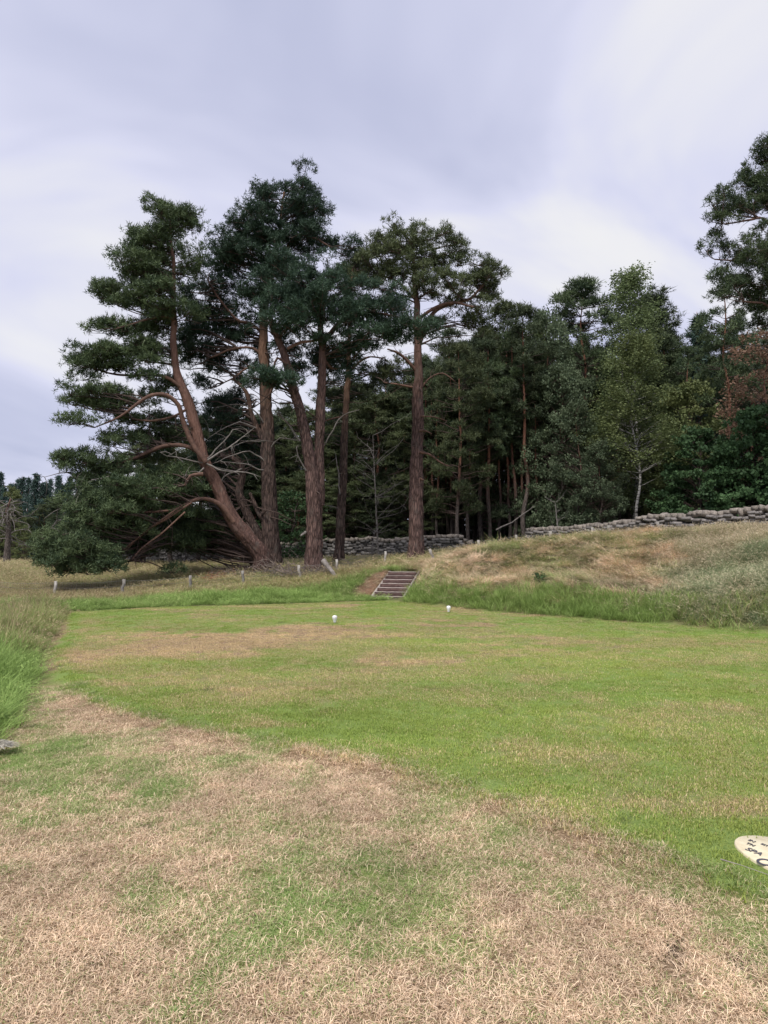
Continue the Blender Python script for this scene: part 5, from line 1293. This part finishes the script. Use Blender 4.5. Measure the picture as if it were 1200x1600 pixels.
def pole(px0, py0, px1, py1, d, w, label):
    A = p2w(px0, py0, d); B_ = p2w(px1, py1, d + .8); r2 = np.random.default_rng(3); pth = bent(A, B_, -.02, r2, 7, .01)
    off = A; v_, t_ = tube(pth - off, np.linspace(w, w * .4, 7), 7); o = obj('leaning_dead_stem', mesh_np('leaning_dead_stem', v_, t_, M_dead, None, True), None, tuple(off)); tag(o, label, 'dead branch')
pole(775, 828, 835, 790, 39.5, .05, 'thin pale dead stem leaning across the pine trunks above the wall gap')

# ------------------------------------------------------------------ tee markers and plaque
def marker(px, py, label, rz):
    x_, y_ = gnd(px, py); z_ = float(terrain(x_, y_))
    root = thing('tee_marker', label, 'tee marker', (x_, y_, z_ + .01), rz, 'white tee markers', (.82, .82, .98)); del root['group']
    h = .155; prof = [(.0, .034), (.012, .036), (.03, .041), (.055, .05), (.085, .062), (.115, .066), (.135, .058), (.148, .04), (.155, .0)]
    n_ = 20; V = []; Fq = []
    for zz, r_0 in [(p[0], p[1]) for p in prof[:-1]]:
        for a in np.linspace(0, 2 * np.pi, n_, endpoint=False): V.append([math.cos(a) * r_0, math.sin(a) * r_0, zz + .015])
    V.append([0, 0, .17]); V.append([0, 0, .015])
    for k in range(len(prof) - 2):
        for j_ in range(n_): Fq.append([k * n_ + j_, k * n_ + (j_ + 1) % n_, (k + 1) * n_ + (j_ + 1) % n_, (k + 1) * n_ + j_])
    k = len(prof) - 2
    for j_ in range(n_): Fq.append([k * n_ + j_, k * n_ + (j_ + 1) % n_, len(V) - 2, len(V) - 2])
    T = [];
    for f in Fq:
        T.append([f[0], f[1], f[2]]); 
        if f[2] != f[3]: T.append([f[0], f[2], f[3]])
    obj('body', mesh_np('body', V, T, M_white, None, True), root)
    v_, t_ = tube([[0, 0, -.1], [0, 0, .02]], [.008, .008], 8); obj('spike', mesh_np('spike', v_, t_, M_wire), root)
marker(523, 975, 'nearer white egg shaped tee marker, left one on the mown tee', 0)
marker(701, 958, 'farther white egg shaped tee marker, right one at the back edge of the tee', 1)

M_plaque = plain('plaque_cream', (0.56, 0.48, 0.32), (0.78, 0.70, 0.50), 9, .6, .2)
M_ink = plain('plaque_lettering', (0.05, 0.05, 0.06), (0.09, 0.085, 0.10), 20, .6, .05)
pq = thing('sponsor_plaque', 'cream oval lettered plaque set flush in the grass at the right edge', 'plaque', (PQX, PQY, .0), PQR)
pz = float(terrain(PQX, PQY)) + .006
n_ = 64; V = []; Fq = []
for zz, sc_ in ((-.05, 1.0), (.004, 1.0), (.010, .985)):
    for a in np.linspace(0, 2 * np.pi, n_, endpoint=False): V.append([math.cos(a) * PQA * sc_, math.sin(a) * PQB * sc_, zz + pz])
V.append([0, 0, pz + .010])
for k in range(2):
    for j_ in range(n_):
        a, b2, c2, d2 = k * n_ + j_, k * n_ + (j_ + 1) % n_, (k + 1) * n_ + (j_ + 1) % n_, (k + 1) * n_ + j_; Fq += [[a, b2, c2], [a, c2, d2]]
for j_ in range(n_): Fq.append([2 * n_ + j_, 2 * n_ + (j_ + 1) % n_, 3 * n_])
obj('slab', mesh_np('slab', V, Fq, M_plaque), pq)
def lettering(txt, px, py, size, sx=1.0):
    gx_, gy_ = gnd(px, py); dx_, dy_ = gx_ - PQX, gy_ - PQY; c_, s_ = math.cos(-PQR), math.sin(-PQR)
    cu = bpy.data.curves.new('lettering', 'FONT'); cu.body = txt; cu.size = size; cu.extrude = .0012; cu.align_x = 'LEFT'; cu.offset = size * .012
    t = bpy.data.objects.new('t', cu); C.objects.link(t); dg = bpy.context.evaluated_depsgraph_get(); me = bpy.data.meshes.new_from_object(t.evaluated_get(dg))
    bpy.data.objects.remove(t); me.materials.clear(); me.materials.append(M_ink)
    return obj('lettering', me, pq, (dx_ * c_ - dy_ * s_, dx_ * s_ + dy_ * c_, pz + .012), (0, 0, 0), (sx, 1, 1))
lettering('IN', 1168, 1315, .035); lettering('TH', 1164.5, 1320, .035); lettering('SPA', 1163, 1329, .058, .95); lettering('O', 1176, 1347, .115, .9)
lettering('EST', 1188, 1321, .026)
obj('ruled_line', mesh_np('ruled_line', *box_v(-.17, .2, .045, .050, pz + .011, pz + .0135), M_ink), pq)

# pale dead stalk lying below the plaque and a clump of bleached clippings at the left edge
ax_, ay_ = gnd(1126, 1352); bx_, by_ = gnd(1215, 1384)
v_, t_ = tube([[0, 0, .03], [(bx_ - ax_) * .4, (by_ - ay_) * .4 + .01, .034], [bx_ - ax_, by_ - ay_, .036]], [.0035, .0016, .0014], 6)
o = obj('dead_stalk', mesh_np('dead_stalk', v_, t_, M_edge), None, (ax_, ay_, 0)); tag(o, 'thin pale dead stalk lying just below the cream plaque', 'stalk')
cx_, cy_ = gnd(2, 1166)
M_bleach = leaf_material('bleached_clippings', (0.26, 0.24, 0.19), (0.55, 0.51, 0.43), .1)
v_, t_, a_2 = blades(320, .10, .05, .12, .005, .01, 1.0, 1.6, 3, .6, 77)
v_[:, 0] *= 1.3; v_[:, 2] = v_[:, 2] * 1.2 + .07 * np.exp(-(v_[:, 0] ** 2 + v_[:, 1] ** 2) / .012)
o = obj('bleached_clippings', mesh_np('bleached_clippings', v_, t_, M_bleach, {'tint': a_2}), None, (cx_, cy_, .0), None, (.75, .75, .6)); tag(o, 'small heap of bleached grey clippings at the left edge', 'clippings', kind='stuff')
